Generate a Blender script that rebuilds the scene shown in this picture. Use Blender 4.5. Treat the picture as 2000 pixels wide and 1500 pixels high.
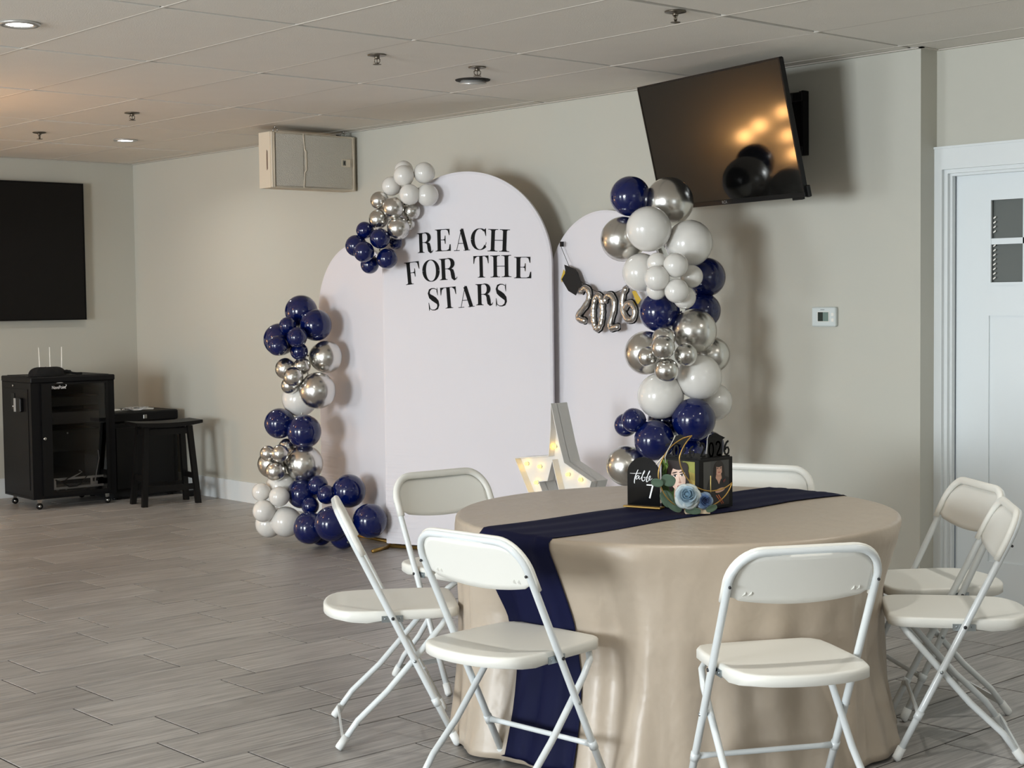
import bpy, bmesh, math, random
from mathutils import Vector, Matrix
random.seed(7)
for _o in list(bpy.data.objects):
    bpy.data.objects.remove(_o)
SC = bpy.context.scene
COL = SC.collection
PI = math.pi
R = math.radians
CAM_H = 1.46
CEIL = 2.582
XW = 6.18      # long wall
XD = 6.31      # door wall, set back
YF = 11.40     # far wall
X0, Y0 = -6.0, -4.0
YSTEP = 4.07

# ---------------------------------------------------------------- camera
YAW, PITCH, ROLL, FPX = .7322, -.0536, -.0119, 3048.1
cy, sy = math.cos(YAW), math.sin(YAW)
cp, sp = math.cos(PITCH), math.sin(PITCH)
fwd = Vector((sy*cp, cy*cp, sp))
rgt = Vector((cy, -sy, 0))
upv = rgt.cross(fwd)
r2 = math.cos(ROLL)*rgt + math.sin(ROLL)*upv
u2 = -math.sin(ROLL)*rgt + math.cos(ROLL)*upv
cam_d = bpy.data.cameras.new('camera')
cam = bpy.data.objects.new('camera', cam_d)
COL.objects.link(cam)
cam.matrix_world = Matrix(((r2.x, u2.x, -fwd.x, 0), (r2.y, u2.y, -fwd.y, 0), (r2.z, u2.z, -fwd.z, CAM_H), (0, 0, 0, 1)))
cam_d.sensor_width = 36
cam_d.lens = FPX*36/2000
cam_d.clip_start = .05
cam_d.clip_end = 60
SC.camera = cam

# ---------------------------------------------------------------- colour management, world, large lights
SC.view_settings.view_transform = 'Standard'
try:
    SC.view_settings.look = 'None'
except Exception:
    pass
SC.view_settings.gamma = 1
SC.view_settings.use_curve_mapping = False
SC.view_settings.exposure = 0.08
W = bpy.data.worlds.new('world')
SC.world = W
W.use_nodes = True
W.node_tree.nodes['Background'].inputs[0].default_value = (.8, .88, 1, 1)
W.node_tree.nodes['Background'].inputs[1].default_value = .3


def area(name, loc, direction, sx, sy_, power, color, spread=180):
    d = bpy.data.lights.new(name, 'AREA')
    d.shape = 'RECTANGLE'
    d.size, d.size_y = sx, sy_
    d.energy = power
    d.color = color
    d.spread = R(spread)
    o = bpy.data.objects.new(name, d)
    COL.objects.link(o)
    o.location = loc
    o.rotation_euler = Vector(direction).to_track_quat('-Z', 'Y').to_euler()
    return o


# daylight through the side wall glazing, plus fill from an added rear window
DAY = (.88, .95, 1.0)
area('window_light', (X0+.12, 3.3, 1.30), (1, 0, 0), 2.3, 2.0, 610, DAY)
area('window_light', (X0+.12, 8.4, 1.30), (1, 0, 0), 2.3, 2.0, 170, DAY)
area('window_light', (1.4, Y0+.12, 1.45), (0, 1, 0), 2.6, 1.9, 26, DAY)  # front fill; its window behind the camera is unseen and added


def disc_light(name, loc, size, power, color, spread=150):
    d = bpy.data.lights.new(name, 'AREA')
    d.shape = 'DISK'
    d.size = size
    d.energy = power
    d.color = color
    d.spread = R(spread)
    o = bpy.data.objects.new(name, d)
    COL.objects.link(o)
    o.location = loc
    return o


# ---------------------------------------------------------------- helpers
def S(r, g, b):
    def f(c):
        c /= 255.0
        return c/12.92 if c <= .04045 else ((c+.055)/1.055)**2.4
    return (f(r), f(g), f(b), 1)


MATS = {}


def mat(name, col, rough=.5, metal=0, coat=0, spec=.5, bump=0, bscale=200, var=0, vscale=3, emit=None, estr=0, sheen=0, sss=0, trans=0, coat_rough=.03, alpha=1):
    m = bpy.data.materials.new(name)
    m.use_nodes = True
    nt = m.node_tree
    b = nt.nodes['Principled BSDF']
    b.inputs['Base Color'].default_value = col
    b.inputs['Roughness'].default_value = rough
    b.inputs['Metallic'].default_value = metal
    b.inputs['Coat Weight'].default_value = coat
    b.inputs['Coat Roughness'].default_value = coat_rough
    b.inputs['Specular IOR Level'].default_value = spec
    b.inputs['Sheen Weight'].default_value = sheen
    b.inputs['Transmission Weight'].default_value = trans
    b.inputs['Alpha'].default_value = alpha
    if sss:
        b.inputs['Subsurface Weight'].default_value = sss
        b.inputs['Subsurface Radius'].default_value = (.02, .02, .02)
        b.inputs['Subsurface Scale'].default_value = .5
    if emit:
        b.inputs['Emission Color'].default_value = emit
        b.inputs['Emission Strength'].default_value = estr
    tc = nt.nodes.new('ShaderNodeTexCoord')
    if var:
        n = nt.nodes.new('ShaderNodeTexNoise')
        n.inputs['Scale'].default_value = vscale
        n.inputs['Detail'].default_value = 4
        nt.links.new(tc.outputs['Object'], n.inputs['Vector'])
        mx = nt.nodes.new('ShaderNodeMix')
        mx.data_type = 'RGBA'
        mx.inputs[6].default_value = tuple(c*(1-var) for c in col[:3])+(1,)
        mx.inputs[7].default_value = tuple(min(1, c*(1+var)) for c in col[:3])+(1,)
        nt.links.new(n.outputs['Fac'], mx.inputs[0])
        nt.links.new(mx.outputs[2], b.inputs['Base Color'])
    if bump:
        n = nt.nodes.new('ShaderNodeTexNoise')
        n.inputs['Scale'].default_value = bscale
        n.inputs['Detail'].default_value = 3
        nt.links.new(tc.outputs['Object'], n.inputs['Vector'])
        bp = nt.nodes.new('ShaderNodeBump')
        bp.inputs['Strength'].default_value = bump
        bp.inputs['Distance'].default_value = .002
        nt.links.new(n.outputs['Fac'], bp.inputs['Height'])
        nt.links.new(bp.outputs['Normal'], b.inputs['Normal'])
    MATS[name] = m
    return m


class MB:
    """collects vertices and faces, then links ONE mesh object"""
    def __init__(s):
        s.v, s.f, s.mi, s.sm, s.mats = [], [], [], [], []

    def slot(s, m):
        if m not in s.mats:
            s.mats.append(m)
        return s.mats.index(m)

    def add(s, verts, faces, m=None, smooth=False):
        o = len(s.v)
        s.v += [tuple(q) for q in verts]
        k = s.slot(m) if m else 0
        for f in faces:
            s.f.append([i+o for i in f])
            s.mi.append(k)
            s.sm.append(smooth)
        return s

    def box(s, a, b, m=None, M=None, bev=0):
        x0, y0, z0 = a
        x1, y1, z1 = b
        if bev:
            c = bev
            vs = []
            for z, k in ((z0, c), (z0+c, 0), (z1-c, 0), (z1, c)):
                vs += [(x0+k+(c if k == 0 else 0), y0+k, z), (x1-k-(c if k == 0 else 0), y0+k, z), (x1-k, y0+k+(c if k == 0 else 0), z), (x1-k, y1-k-(c if k == 0 else 0), z),
                       (x1-k-(c if k == 0 else 0), y1-k, z), (x0+k+(c if k == 0 else 0), y1-k, z), (x0+k, y1-k-(c if k == 0 else 0), z), (x0+k, y0+k+(c if k == 0 else 0), z)]
            fs = [list(range(7, -1, -1)), list(range(24, 32))]
            for r in range(3):
                for i in range(8):
                    j = (i+1) % 8
                    fs.append([r*8+i, r*8+j, r*8+8+j, r*8+8+i])
        else:
            vs = [(x0, y0, z0), (x1, y0, z0), (x1, y1, z0), (x0, y1, z0), (x0, y0, z1), (x1, y0, z1), (x1, y1, z1), (x0, y1, z1)]
            fs = [(3, 2, 1, 0), (4, 5, 6, 7), (0, 1, 5, 4), (1, 2, 6, 5), (2, 3, 7, 6), (3, 0, 4, 7)]
        if M:
            vs = [M @ Vector(q) for q in vs]
        return s.add(vs, fs, m)

    def prism(s, poly, d0, d1, m=None, fn=None, smooth=False):
        """poly: 2D points (ccw), extruded from d0 to d1; fn maps (u,v,d) to xyz"""
        fn = fn or (lambda u, v, d: (u, v, d))
        n = len(poly)
        vs = [fn(u, v, d0) for u, v in poly]+[fn(u, v, d1) for u, v in poly]
        fs = [list(range(n-1, -1, -1)), list(range(n, 2*n))]
        for i in range(n):
            j = (i+1) % n
            fs.append([i, j, n+j, n+i])
        return s.add(vs, fs, m, smooth)

    def tube(s, pts, r, m=None, seg=10, closed=False, caps=True, flat=None, up=None):
        """tube along pts; r number or list; flat=(scale along normal, scale along binormal)"""
        P = [Vector(p) for p in pts]
        n = len(P)
        rs = r if isinstance(r, (list, tuple)) else [r]*n
        T = []
        for i in range(n):
            a = P[(i-1) % n] if (closed or i > 0) else P[i]
            b = P[(i+1) % n] if (closed or i < n-1) else P[i]
            t = (b-a)
            T.append(t.normalized() if t.length > 1e-9 else Vector((0, 0, 1)))
        if up:
            N0 = Vector(up)
        else:
            N0 = Vector((0, 0, 1)) if abs(T[0].z) < .9 else Vector((1, 0, 0))
        vs, fs = [], []
        N = (N0-T[0]*N0.dot(T[0])).normalized()
        for i in range(n):
            if i and not up:
                N = (N-T[i]*N.dot(T[i]))
                N = N.normalized() if N.length > 1e-6 else T[i].orthogonal().normalized()
            elif up:
                N = (N0-T[i]*N0.dot(T[i]))
                N = N.normalized() if N.length > 1e-6 else T[i].orthogonal().normalized()
            B = T[i].cross(N)
            fa, fb = flat if flat else (1, 1)
            for k in range(seg):
                a = 2*PI*k/seg
                vs.append(P[i]+N*(math.cos(a)*rs[i]*fa)+B*(math.sin(a)*rs[i]*fb))
        m_ = n if closed else n-1
        for i in range(m_):
            j = (i+1) % n
            for k in range(seg):
                l = (k+1) % seg
                fs.append([i*seg+k, i*seg+l, j*seg+l, j*seg+k])
        if caps and not closed:
            fs.append(list(range(seg-1, -1, -1)))
            fs.append([(n-1)*seg+k for k in range(seg)])
        return s.add(vs, fs, m, True)

    def lathe(s, prof, c=(0, 0, 0), seg=24, m=None, M=None, smooth=True):
        """prof: (r,z) pairs"""
        vs, fs = [], []
        n = len(prof)
        for r, z in prof:
            for k in range(seg):
                a = 2*PI*k/seg
                vs.append(Vector((r*math.cos(a), r*math.sin(a), z)))
        if M:
            vs = [M @ q for q in vs]
        vs = [q+Vector(c) for q in vs]
        for i in range(n-1):
            for k in range(seg):
                l = (k+1) % seg
                fs.append([i*seg+k, i*seg+l, (i+1)*seg+l, (i+1)*seg+k])
        if prof[0][0] > 1e-6:
            fs.append(list(range(seg-1, -1, -1)))
        if prof[-1][0] > 1e-6:
            fs.append([(n-1)*seg+k for k in range(seg)])
        return s.add(vs, fs, m, smooth)

    def sphere(s, c, r, m=None, seg=20, rings=12, sc=(1, 1, 1), M=None):
        vs, fs = [], []
        for i in range(rings+1):
            t = PI*i/rings
            for k in range(seg):
                a = 2*PI*k/seg
                q = Vector((math.sin(t)*math.cos(a)*r*sc[0], math.sin(t)*math.sin(a)*r*sc[1], math.cos(t)*r*sc[2]))
                if M:
                    q = M @ q
                vs.append(q+Vector(c))
        for i in range(rings):
            for k in range(seg):
                l = (k+1) % seg
                fs.append([i*seg+k, (i+1)*seg+k, (i+1)*seg+l, i*seg+l])
        return s.add(vs, fs, m, True)

    def grid(s, nu, nv, fn, m=None, smooth=True, closed_u=False):
        vs = [fn(i/(nu if closed_u else nu-1), j/(nv-1)) for j in range(nv) for i in range(nu)]
        fs = []
        for j in range(nv-1):
            for i in range(nu if closed_u else nu-1):
                k = (i+1) % nu
                fs.append([j*nu+i, j*nu+k, (j+1)*nu+k, (j+1)*nu+i])
        return s.add(vs, fs, m, smooth)

    def mesh(s, name, m=None):
        me = bpy.data.meshes.new(name)
        me.from_pydata(s.v, [], s.f)
        if m:
            me.materials.append(m)
            if s.mats:
                pass
        for q in s.mats:
            if q is not m:
                me.materials.append(q)
        idx = [me.materials.find(q.name) for q in s.mats] if s.mats else []
        for i, p in enumerate(me.polygons):
            p.use_smooth = s.sm[i]
            if idx:
                p.material_index = idx[s.mi[i]]
        bm = bmesh.new()
        bm.from_mesh(me)
        bmesh.ops.remove_doubles(bm, verts=bm.verts, dist=1e-6)
        bmesh.ops.recalc_face_normals(bm, faces=bm.faces)
        bm.to_mesh(me)
        bm.free()
        me.update()
        return me

    def build(s, name, m=None, parent=None, loc=None, label=None):
        o = bpy.data.objects.new(name, s.mesh(name, m))
        COL.objects.link(o)
        if loc:
            o.location = loc
        if parent:
            o.parent = parent
        if label:
            o['label'] = label
        return o


def tag(o, label, cat, group=None, kind=None):
    o['label'] = label
    o['category'] = cat
    if group:
        o['group'] = group
    if kind:
        o['kind'] = kind
    return o


def thing(name, label, cat, loc=(0, 0, 0), rz=0, group=None):
    o = bpy.data.objects.new(name, None)
    COL.objects.link(o)
    o.location = loc
    o.rotation_euler = (0, 0, rz)
    o.empty_display_size = .1
    return tag(o, label, cat, group)


def struct(mb, name, m, label=None):
    o = mb.build(name, m)
    o['kind'] = 'structure'
    if label:
        o['label'] = label
    return o


def dup(root, label=None, group=None):
    r = root.copy()
    COL.objects.link(r)
    if label:
        r['label'] = label
    if group:
        r['group'] = group
    for ch in list(root.children):
        c = ch.copy()
        COL.objects.link(c)
        c.parent = r
        for g in list(ch.children):
            d = g.copy()
            COL.objects.link(d)
            d.parent = c
    return r


def arc(cx, cz, r, a0, a1, n):
    return [(cx+r*math.cos(a0+(a1-a0)*i/n), cz+r*math.sin(a0+(a1-a0)*i/n)) for i in range(n+1)]


# ---------------------------------------------------------------- materials
wall_m = mat('wall_paint', S(192, 190, 179), .62, bump=.06, bscale=220, var=.012, vscale=1.2, spec=.35)
trim_m = mat('trim_paint', S(222, 226, 226), .38)
door_m = mat('door_paint', S(222, 228, 230), .36)
ceil_m = mat('ceiling_board', S(228, 223, 214), .92, bump=.5, bscale=160, var=.03, vscale=5, spec=.2)
grid_m = mat('ceiling_grid_metal', S(205, 199, 189), .6)
dark_m = mat('void_shade', S(38, 34, 30), .9)  # dark colour stands in for shade in ceiling gaps and lamp hole
chrome_m = mat('polished_metal', S(200, 200, 198), .18, 1)
steel_m = mat('dull_steel', S(150, 150, 148), .35, 1)
black_m = mat('black_plastic', S(10, 10, 11), .42, bump=.05, spec=.3)
blackmetal_m = mat('black_powder_coat', S(12, 12, 14), .5, bump=.1, bscale=500, spec=.22)
blackfab_m = mat('black_cloth', S(7, 7, 8), .95, bump=.5, bscale=300)
white_m = mat('white_plastic', S(232, 230, 222), .4)
lens_m = mat('lamp_lens', S(255, 255, 255), .3, emit=(1, .98, .92, 1), estr=14)
screen_m = mat('screen_glass', S(9, 9, 9), .07, spec=.42)
wallscreen_m = mat('matte_screen', S(17, 15, 14), .5, spec=.2)

# ================================================================ THE ROOM
def tile_floor_mat():
    m = bpy.data.materials.new('wood_look_tile')
    m.use_nodes = True
    nt = m.node_tree
    L = nt.links.new
    b = nt.nodes['Principled BSDF']
    b.inputs['Roughness'].default_value = .36
    b.inputs['Specular IOR Level'].default_value = .42
    g = nt.nodes.new('ShaderNodeNewGeometry')
    oi = nt.nodes.new('ShaderNodeObjectInfo')
    rnd = nt.nodes.new('ShaderNodeMath')
    rnd.operation = 'ADD'
    L(oi.outputs['Random'], rnd.inputs[0])
    L(g.outputs['Random Per Island'], rnd.inputs[1])
    cb = nt.nodes.new('ShaderNodeCombineXYZ')
    ml = nt.nodes.new('ShaderNodeMath')
    ml.operation = 'MULTIPLY'
    ml.inputs[1].default_value = 37
    L(rnd.outputs[0], ml.inputs[0])
    L(ml.outputs[0], cb.inputs[2])
    L(ml.outputs[0], cb.inputs[0])
    va = nt.nodes.new('ShaderNodeVectorMath')
    L(g.outputs['Position'], va.inputs[0])
    L(cb.outputs[0], va.inputs[1])
    mp = nt.nodes.new('ShaderNodeMapping')
    mp.inputs['Scale'].default_value = (2.2, 42, 1)
    L(va.outputs[0], mp.inputs[0])
    n1 = nt.nodes.new('ShaderNodeTexNoise')
    n1.inputs['Scale'].default_value = 1.5
    n1.inputs['Detail'].default_value = 8
    n1.inputs['Roughness'].default_value = .65
    n1.inputs['Distortion'].default_value = .6
    L(mp.outputs[0], n1.inputs['Vector'])
    cr = nt.nodes.new('ShaderNodeValToRGB')
    cr.color_ramp.elements[0].position = .27
    cr.color_ramp.elements[0].color = S(117, 113, 110)
    cr.color_ramp.elements[1].position = .72
    cr.color_ramp.elements[1].color = S(187, 183, 179)
    L(n1.outputs['Fac'], cr.inputs[0])
    mx = nt.nodes.new('ShaderNodeHueSaturation')
    mr = nt.nodes.new('ShaderNodeMapRange')
    fr = nt.nodes.new('ShaderNodeMath')
    fr.operation = 'FRACT'
    L(rnd.outputs[0], fr.inputs[0])
    L(fr.outputs[0], mr.inputs[0])
    mr.inputs[3].default_value = .9
    mr.inputs[4].default_value = 1.1
    L(mr.outputs[0], mx.inputs['Value'])
    L(cr.outputs[0], mx.inputs['Color'])
    L(mx.outputs[0], b.inputs['Base Color'])
    bp = nt.nodes.new('ShaderNodeBump')
    bp.inputs['Strength'].default_value = .12
    bp.inputs['Distance'].default_value = .001
    L(n1.outputs['Fac'], bp.inputs['Height'])
    L(bp.outputs[0], b.inputs['Normal'])
    return m


tile_m = tile_floor_mat()
grout_m = mat('grout', S(44, 40, 37), .9)

# floor: grout bed, with every tile in view as its own piece
floor = struct(MB().box((X0-.2, Y0-.2, -.08), (XD+.2, YF+.2, -.0025)), 'floor', grout_m, 'grey wood-look tile floor with thin dark joints')
TL, TW, TG = .6165, .304, .007


def tile_mesh(mb, ox=0, oy=0):
    a, b, c = TL/2-TG/2, TW/2-TG/2, .0012
    vs = []
    for x, y, z in ((a, b, -.006), (a, b, -c), (a-c, b-c, 0)):
        vs += [(ox-x, oy-y, z), (ox+x, oy-y, z), (ox+x, oy+y, z), (ox-x, oy+y, z)]
    fs = [(8, 9, 10, 11)]
    for r in range(2):
        for i in range(4):
            j = (i+1) % 4
            fs.append((r*4+i, r*4+j, r*4+4+j, r*4+4+i))
    return mb.add(vs, fs)


def in_view(p, margin=1.06):
    q = p-Vector((0, 0, CAM_H))
    k = q.dot(fwd)
    if k < .3:
        return None
    u, v = FPX*q.dot(r2)/k, FPX*q.dot(u2)/k
    return k if abs(u) < 1000*margin+FPX*.3/k and abs(v) < 750*margin+FPX*.3/k else None


cells = []
for k in range(-28, 24):
    yc = 4.32+TW*(k+.5)
    off = 2.543 if k % 2 == 0 else 2.704
    for j in range(-17, 8):
        xc = off+TL*(j+.5)
        if xc < X0-.2 or xc > XD+.2 or yc < Y0-.1 or yc > YF+.1:
            continue
        cells.append((in_view(Vector((xc, yc, 0))), xc, yc))
vis = sorted([c for c in cells if c[0]])
near, rest = vis[:300], vis[300:]+[c for c in cells if not c[0]]
tme = tile_mesh(MB()).mesh('floor_tile', tile_m)
for d, x, y in near:
    o = bpy.data.objects.new('floor_tile', tme)
    COL.objects.link(o)
    o.location = (x, y, 0)
    o.parent = floor
mb = MB()
for d, x, y in rest:
    tile_mesh(mb, x, y)
o = mb.build('floor_tiles_far', tile_m, floor)
o['kind'] = 'stuff'

# walls
struct(MB().box((X0-.2, YF, 0), (XD+.2, YF+.18, CEIL+.3)), 'wall_left', wall_m, 'far wall behind the large wall screen')
struct(MB().box((XW, YSTEP, 0), (XW+.4, YF, CEIL+.3)), 'wall_right', wall_m, 'long pale wall behind the arches, ending in a corner by the door')
DY0, DY1, DZ = 3.085, 4.03, 2.035
mb = MB()
mb.box((XD, DY1, 0), (XD+.14, YSTEP, CEIL+.3)).box((XD, Y0, 0), (XD+.14, DY0, CEIL+.3)).box((XD, DY0, DZ), (XD+.14, DY1, CEIL+.3))
struct(mb, 'wall_door_side', wall_m, 'set-back wall around the white door')


def holed_wall(axis, c, thick, lo, hi, holes):
    """wall with rectangular window holes; axis 'x': plane x=c, holes (a0,a1,z0,z1)"""
    mb = MB()
    def put(a0, a1, z0, z1):
        if axis == 'x':
            mb.box((c-thick, a0, z0), (c, a1, z1))
        else:
            mb.box((a0, c-thick, z0), (a1, c, z1))
    cur = lo
    for a0, a1, z0, z1 in holes:
        put(cur, a0, 0, CEIL+.3)
        put(a0, a1, 0, z0)
        put(a0, a1, z1, CEIL+.3)
        cur = a1
    put(cur, hi, 0, CEIL+.3)
    return mb


struct(holed_wall('x', X0, .2, Y0, YF, [(2.1, 4.5, .25, 2.35), (7.2, 9.6, .25, 2.35)]), 'wall_window_side', wall_m)
struct(holed_wall('y', Y0, .2, X0, XD+.2, [(.1, 2.7, .5, 2.4)]), 'wall_rear', wall_m)
for i, (ax, a0, a1, z0, z1) in enumerate((('x', 2.1, 4.5, .25, 2.35), ('x', 7.2, 9.6, .25, 2.35), ('y', .1, 2.7, .5, 2.4))):  # the last one, unseen behind the camera, is added for the front fill
    mb = MB()
    for q0, q1, w0, w1 in ((a0, a0+.05, z0, z1), (a1-.05, a1, z0, z1), (a0+.05, a1-.05, z0, z0+.05), (a0+.05, a1-.05, z1-.05, z1), ((a0+a1)/2-.02, (a0+a1)/2+.02, z0+.05, z1-.05)):
        if ax == 'x':
            mb.box((X0-.15, q0, w0), (X0-.08, q1, w1))
        else:
            mb.box((q0, Y0-.15, w0), (q1, Y0-.08, w1))
    struct(mb, 'window_%d' % (i+1), trim_m)

# baseboards
struct(MB().box((XW-.014, YSTEP, 0), (XW, YF-.014, .15)), 'baseboard_right', trim_m)
struct(MB().box((X0, YF-.014, 0), (XW-.014, YF, .15)), 'baseboard_left', trim_m)
struct(MB().box((XD-.014, Y0, 0), (XD, DY0-.1, .12)), 'baseboard_door_side', trim_m)

# suspended ceiling: void above, bars and lay-in boards one by one
ceil = struct(MB().box((X0-.2, Y0-.2, CEIL+.16), (XD+.2, YF+.2, CEIL+.3)), 'ceiling', dark_m, 'suspended ceiling of pale two-by-four boards')
CX, CY, CS, CLN = 3.035, 5.333, .6096, 1.2192
xs = [X0]+[CX+CS*k for k in range(-15, 6) if X0+.05 < CX+CS*k < XD-.02]
ys = [Y0]+[CY+CLN*k for k in range(-7, 6) if Y0+.05 < CY+CLN*k < YF-.02]+[YF]
rng = random.Random(3)
cache = {}
for i in range(len(xs)):
    for j in range(len(ys)-1):
        x0, y0, y1 = xs[i], ys[j], ys[j+1]
        x1 = xs[i+1] if i+1 < len(xs) else (XW if y0 >= YSTEP-.9 else XD)
        if x1-x0 < .03:
            continue
        key = (round(x1-x0, 3), round(y1-y0, 3))
        if key not in cache:
            a, b = key[0]/2-.0055, key[1]/2-.0145
            cache[key] = MB().box((-a, -b, 0), (a, b, .017), bev=.0012).mesh('ceiling_tile', ceil_m)
        o = bpy.data.objects.new('ceiling_tile', cache[key])
        COL.objects.link(o)
        o.location = ((x0+x1)/2+rng.uniform(-.0015, .0015), (y0+y1)/2+rng.uniform(-.005, .005), CEIL+.0035)
        o.rotation_euler = (rng.uniform(-.0015, .0015), rng.uniform(-.003, .003), rng.uniform(-.0015, .0015))
        o.parent = ceil
for x in xs[1:]:
    MB().box((x-.0065, Y0, CEIL+.0026), (x+.0060, YF, CEIL+.0055)).box((x-.002, Y0, CEIL+.0045), (x+.002, YF, CEIL+.04)).build('ceiling_bar', grid_m, ceil)
for y in ys[1:-1]:  # cross bars coloured dark to imitate shade in the slots between boards
    MB().box((X0, y-.016, CEIL+.022), (XW if y > YSTEP else XD, y+.016, CEIL+.024)).box((X0, y-.002, CEIL+.020), (XW, y+.002, CEIL+.04)).build('ceiling_bar', dark_m, ceil)
mb = MB()
mb.box((XW-.02, YSTEP-.02, CEIL-.002), (XW, YF, CEIL+.002)).box((XW-.003, YSTEP, CEIL-.002), (XW, YF, CEIL+.022))
mb.box((X0, YF-.02, CEIL-.002), (XW-.02, YF, CEIL+.002))
mb.box((XW-.02, YSTEP-.02, CEIL-.002), (XD, YSTEP, CEIL+.002)).box((XD-.02, Y0, CEIL-.002), (XD, YSTEP-.02, CEIL+.002))
struct(mb, 'trim_1', grid_m, 'angle strip where the ceiling meets the walls')

# door with casing
mb = MB()
mb.box((XD-.02, DY1, 0), (XD, YSTEP, DZ+.095)).box((XD-.02, DY0-.095, 0), (XD, DY0, DZ+.095)).box((XD-.02, DY0, DZ), (XD, DY1, DZ+.095))
mb.box((XD-.026, DY0-.11, DZ+.095), (XD, YSTEP, DZ+.105))
struct(mb, 'trim_2', trim_m, 'white casing round the door')
mb = MB()
mb.box((XD, DY1-.018, 0), (XD+.13, DY1, DZ)).box((XD, DY0, 0), (XD+.13, DY0+.018, DZ)).box((XD, DY0+.018, DZ-.018), (XD+.13, DY1-.018, DZ))
mb.box((XD+.02, DY1-.03, 0), (XD+.046, DY1-.018, DZ-.018)).box((XD+.02, DY0+.03, DZ-.03), (XD+.046, DY1-.03, DZ-.018))
struct(mb, 'trim_3', trim_m, 'white jamb and stop of the door frame')
LY0, LY1, LX = DY0+.022, DY1-.034, XD+.05      # leaf
GZ0, GZ1 = 1.503, 1.898
GY0, GY1 = LY0+.165, 3.828
mb = MB()
T = .04
mb.box((LX, LY0, .02), (LX+T, GY0, 2.008)).box((LX, GY1, .02), (LX+T, LY1, 2.008)).box((LX, GY0, GZ1), (LX+T, GY1, 2.008))
mb.box((LX, GY0, 1.364), (LX+T, GY1, GZ0)).box((LX, GY0, .02), (LX+T, GY1, .24))
door = struct(mb, 'door_1', door_m, 'white panelled door with a small dark window at the top')
MB().box((LX+.008, GY0, .24), (LX+T-.008, GY1, 1.364)).build('door_panel', door_m, door)
mb = MB()
for a, b, c, d in ((GY1-.012, GY1, GZ0, GZ1), (GY0, GY0+.012, GZ0, GZ1), (GY0+.012, GY1-.012, GZ1-.012, GZ1), (GY0+.012, GY1-.012, GZ0, GZ0+.012)):
    mb.box((LX-.006, a, c), (LX+.006, b, d))
wf = mb.build('window_frame', door_m, door)
MB().box((LX-.003, GY0+.012, 1.686), (LX+.012, GY1-.012, 1.713)).build('muntin', door_m, wf)
for y in (GY0+.205, GY0+.375):
    MB().box((LX-.003, y-.012, GZ0+.012), (LX+.012, y+.012, GZ1-.012)).build('muntin', door_m, wf)
pane_m = mat('tinted_glass', S(98, 102, 99), .35, spec=.25)
ye = [GY0, GY0+.205, GY0+.375, GY1]
for i in range(3):
    for z0, z1 in ((GZ0, 1.699), (1.699, GZ1)):
        MB().box((LX+.016, ye[i]+.001, z0+.001), (LX+.02, ye[i+1]-.001, z1-.001)).build('pane', pane_m, wf)
sl = MB()
z = GZ0+.02
while z < 1.80:
    if not 1.68 < z < 1.715:
        sl.add([(LX+.004, GY1-.018, z+.004), (LX+.004, GY1-.030, z+.011), (LX+.004, GY1-.030, z+.018), (LX+.004, GY1-.018, z+.011),
                (LX+.006, GY1-.018, z+.004), (LX+.006, GY1-.030, z+.011), (LX+.006, GY1-.030, z+.018), (LX+.006, GY1-.018, z+.011)],
               [(0, 1, 2, 3), (7, 6, 5, 4), (0, 4, 5, 1), (2, 6, 7, 3), (1, 5, 6, 2), (0, 3, 7, 4)])
    z += .021
sl.build('blind_slats', white_m, wf)
MB().box((LX-.004, LY0, .006), (LX+T, LY1, .034)).build('door_sweep', black_m, door)
struct(MB().box((XD-.01, DY0, 0), (XD+.13, DY1, .006)), 'trim_4', steel_m, 'metal threshold under the door')
mb = MB()
mb.tube([(LX-.045, LY0+.07, .97), (LX-.002, LY0+.07, .97)], .02).sphere((LX-.055, LY0+.07, .97), .028)
mb.build('door_knob', steel_m, door)

# ================================================================ CEILING FITTINGS
ring_m = mat('lamp_trim', S(196, 194, 190), .3, .6)
for i, (x, y, lab) in enumerate(((2.756, 5.976, 'round recessed ceiling light, lit, at the left edge of the picture'),
                                 (5.226, 9.732, 'round recessed ceiling light, lit, near the far corner'))):
    t = thing('recessed_light', lab, 'ceiling light', (x, y, CEIL), 0, 'recessed ceiling lights')
    MB().lathe([(.052, -.001), (.056, -.006), (.075, -.007), (.082, -.003), (.082, .003), (.052, .003)], seg=40).build('trim_ring', ring_m, t)
    MB().lathe([(.0, -.0055), (.03, -.005), (.053, -.002), (.053, .002)], seg=32).build('lens', lens_m, t)
    disc_light('recessed_lamp', (x, y, CEIL-.012), .1, 6, (1, .98, .93))
t = thing('recessed_light', 'unlit recessed ceiling light hanging loose from its dark hole in front of the long wall', 'ceiling light', (5.235, 6.096, CEIL), 0, 'recessed ceiling lights')
MB().lathe([(0, -.0005), (.088, -.001), (.09, .003), (0, .003)], seg=40).build('hole_shade_disc', dark_m, t)  # flat dark disc painted as the shaded hole, no real recess
M = Matrix.Rotation(R(8), 3, Vector((.74, -.67, 0)))
MB().lathe([(.05, -.012), (.053, -.018), (.068, -.02), (.07, -.014), (.06, .0), (.058, .004), (.05, .004)], seg=40, M=M).build('trim_ring', ring_m, t)
MB().lathe([(0, -.013), (.051, -.013), (.051, -.008), (0, -.008)], seg=32, M=M).build('lens', mat('lamp_lens_off_glow', S(235, 240, 238), .3, emit=(.9, 1, .95, 1), estr=.5), t)  # lamp is off; a faint glow is put into its lens
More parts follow.
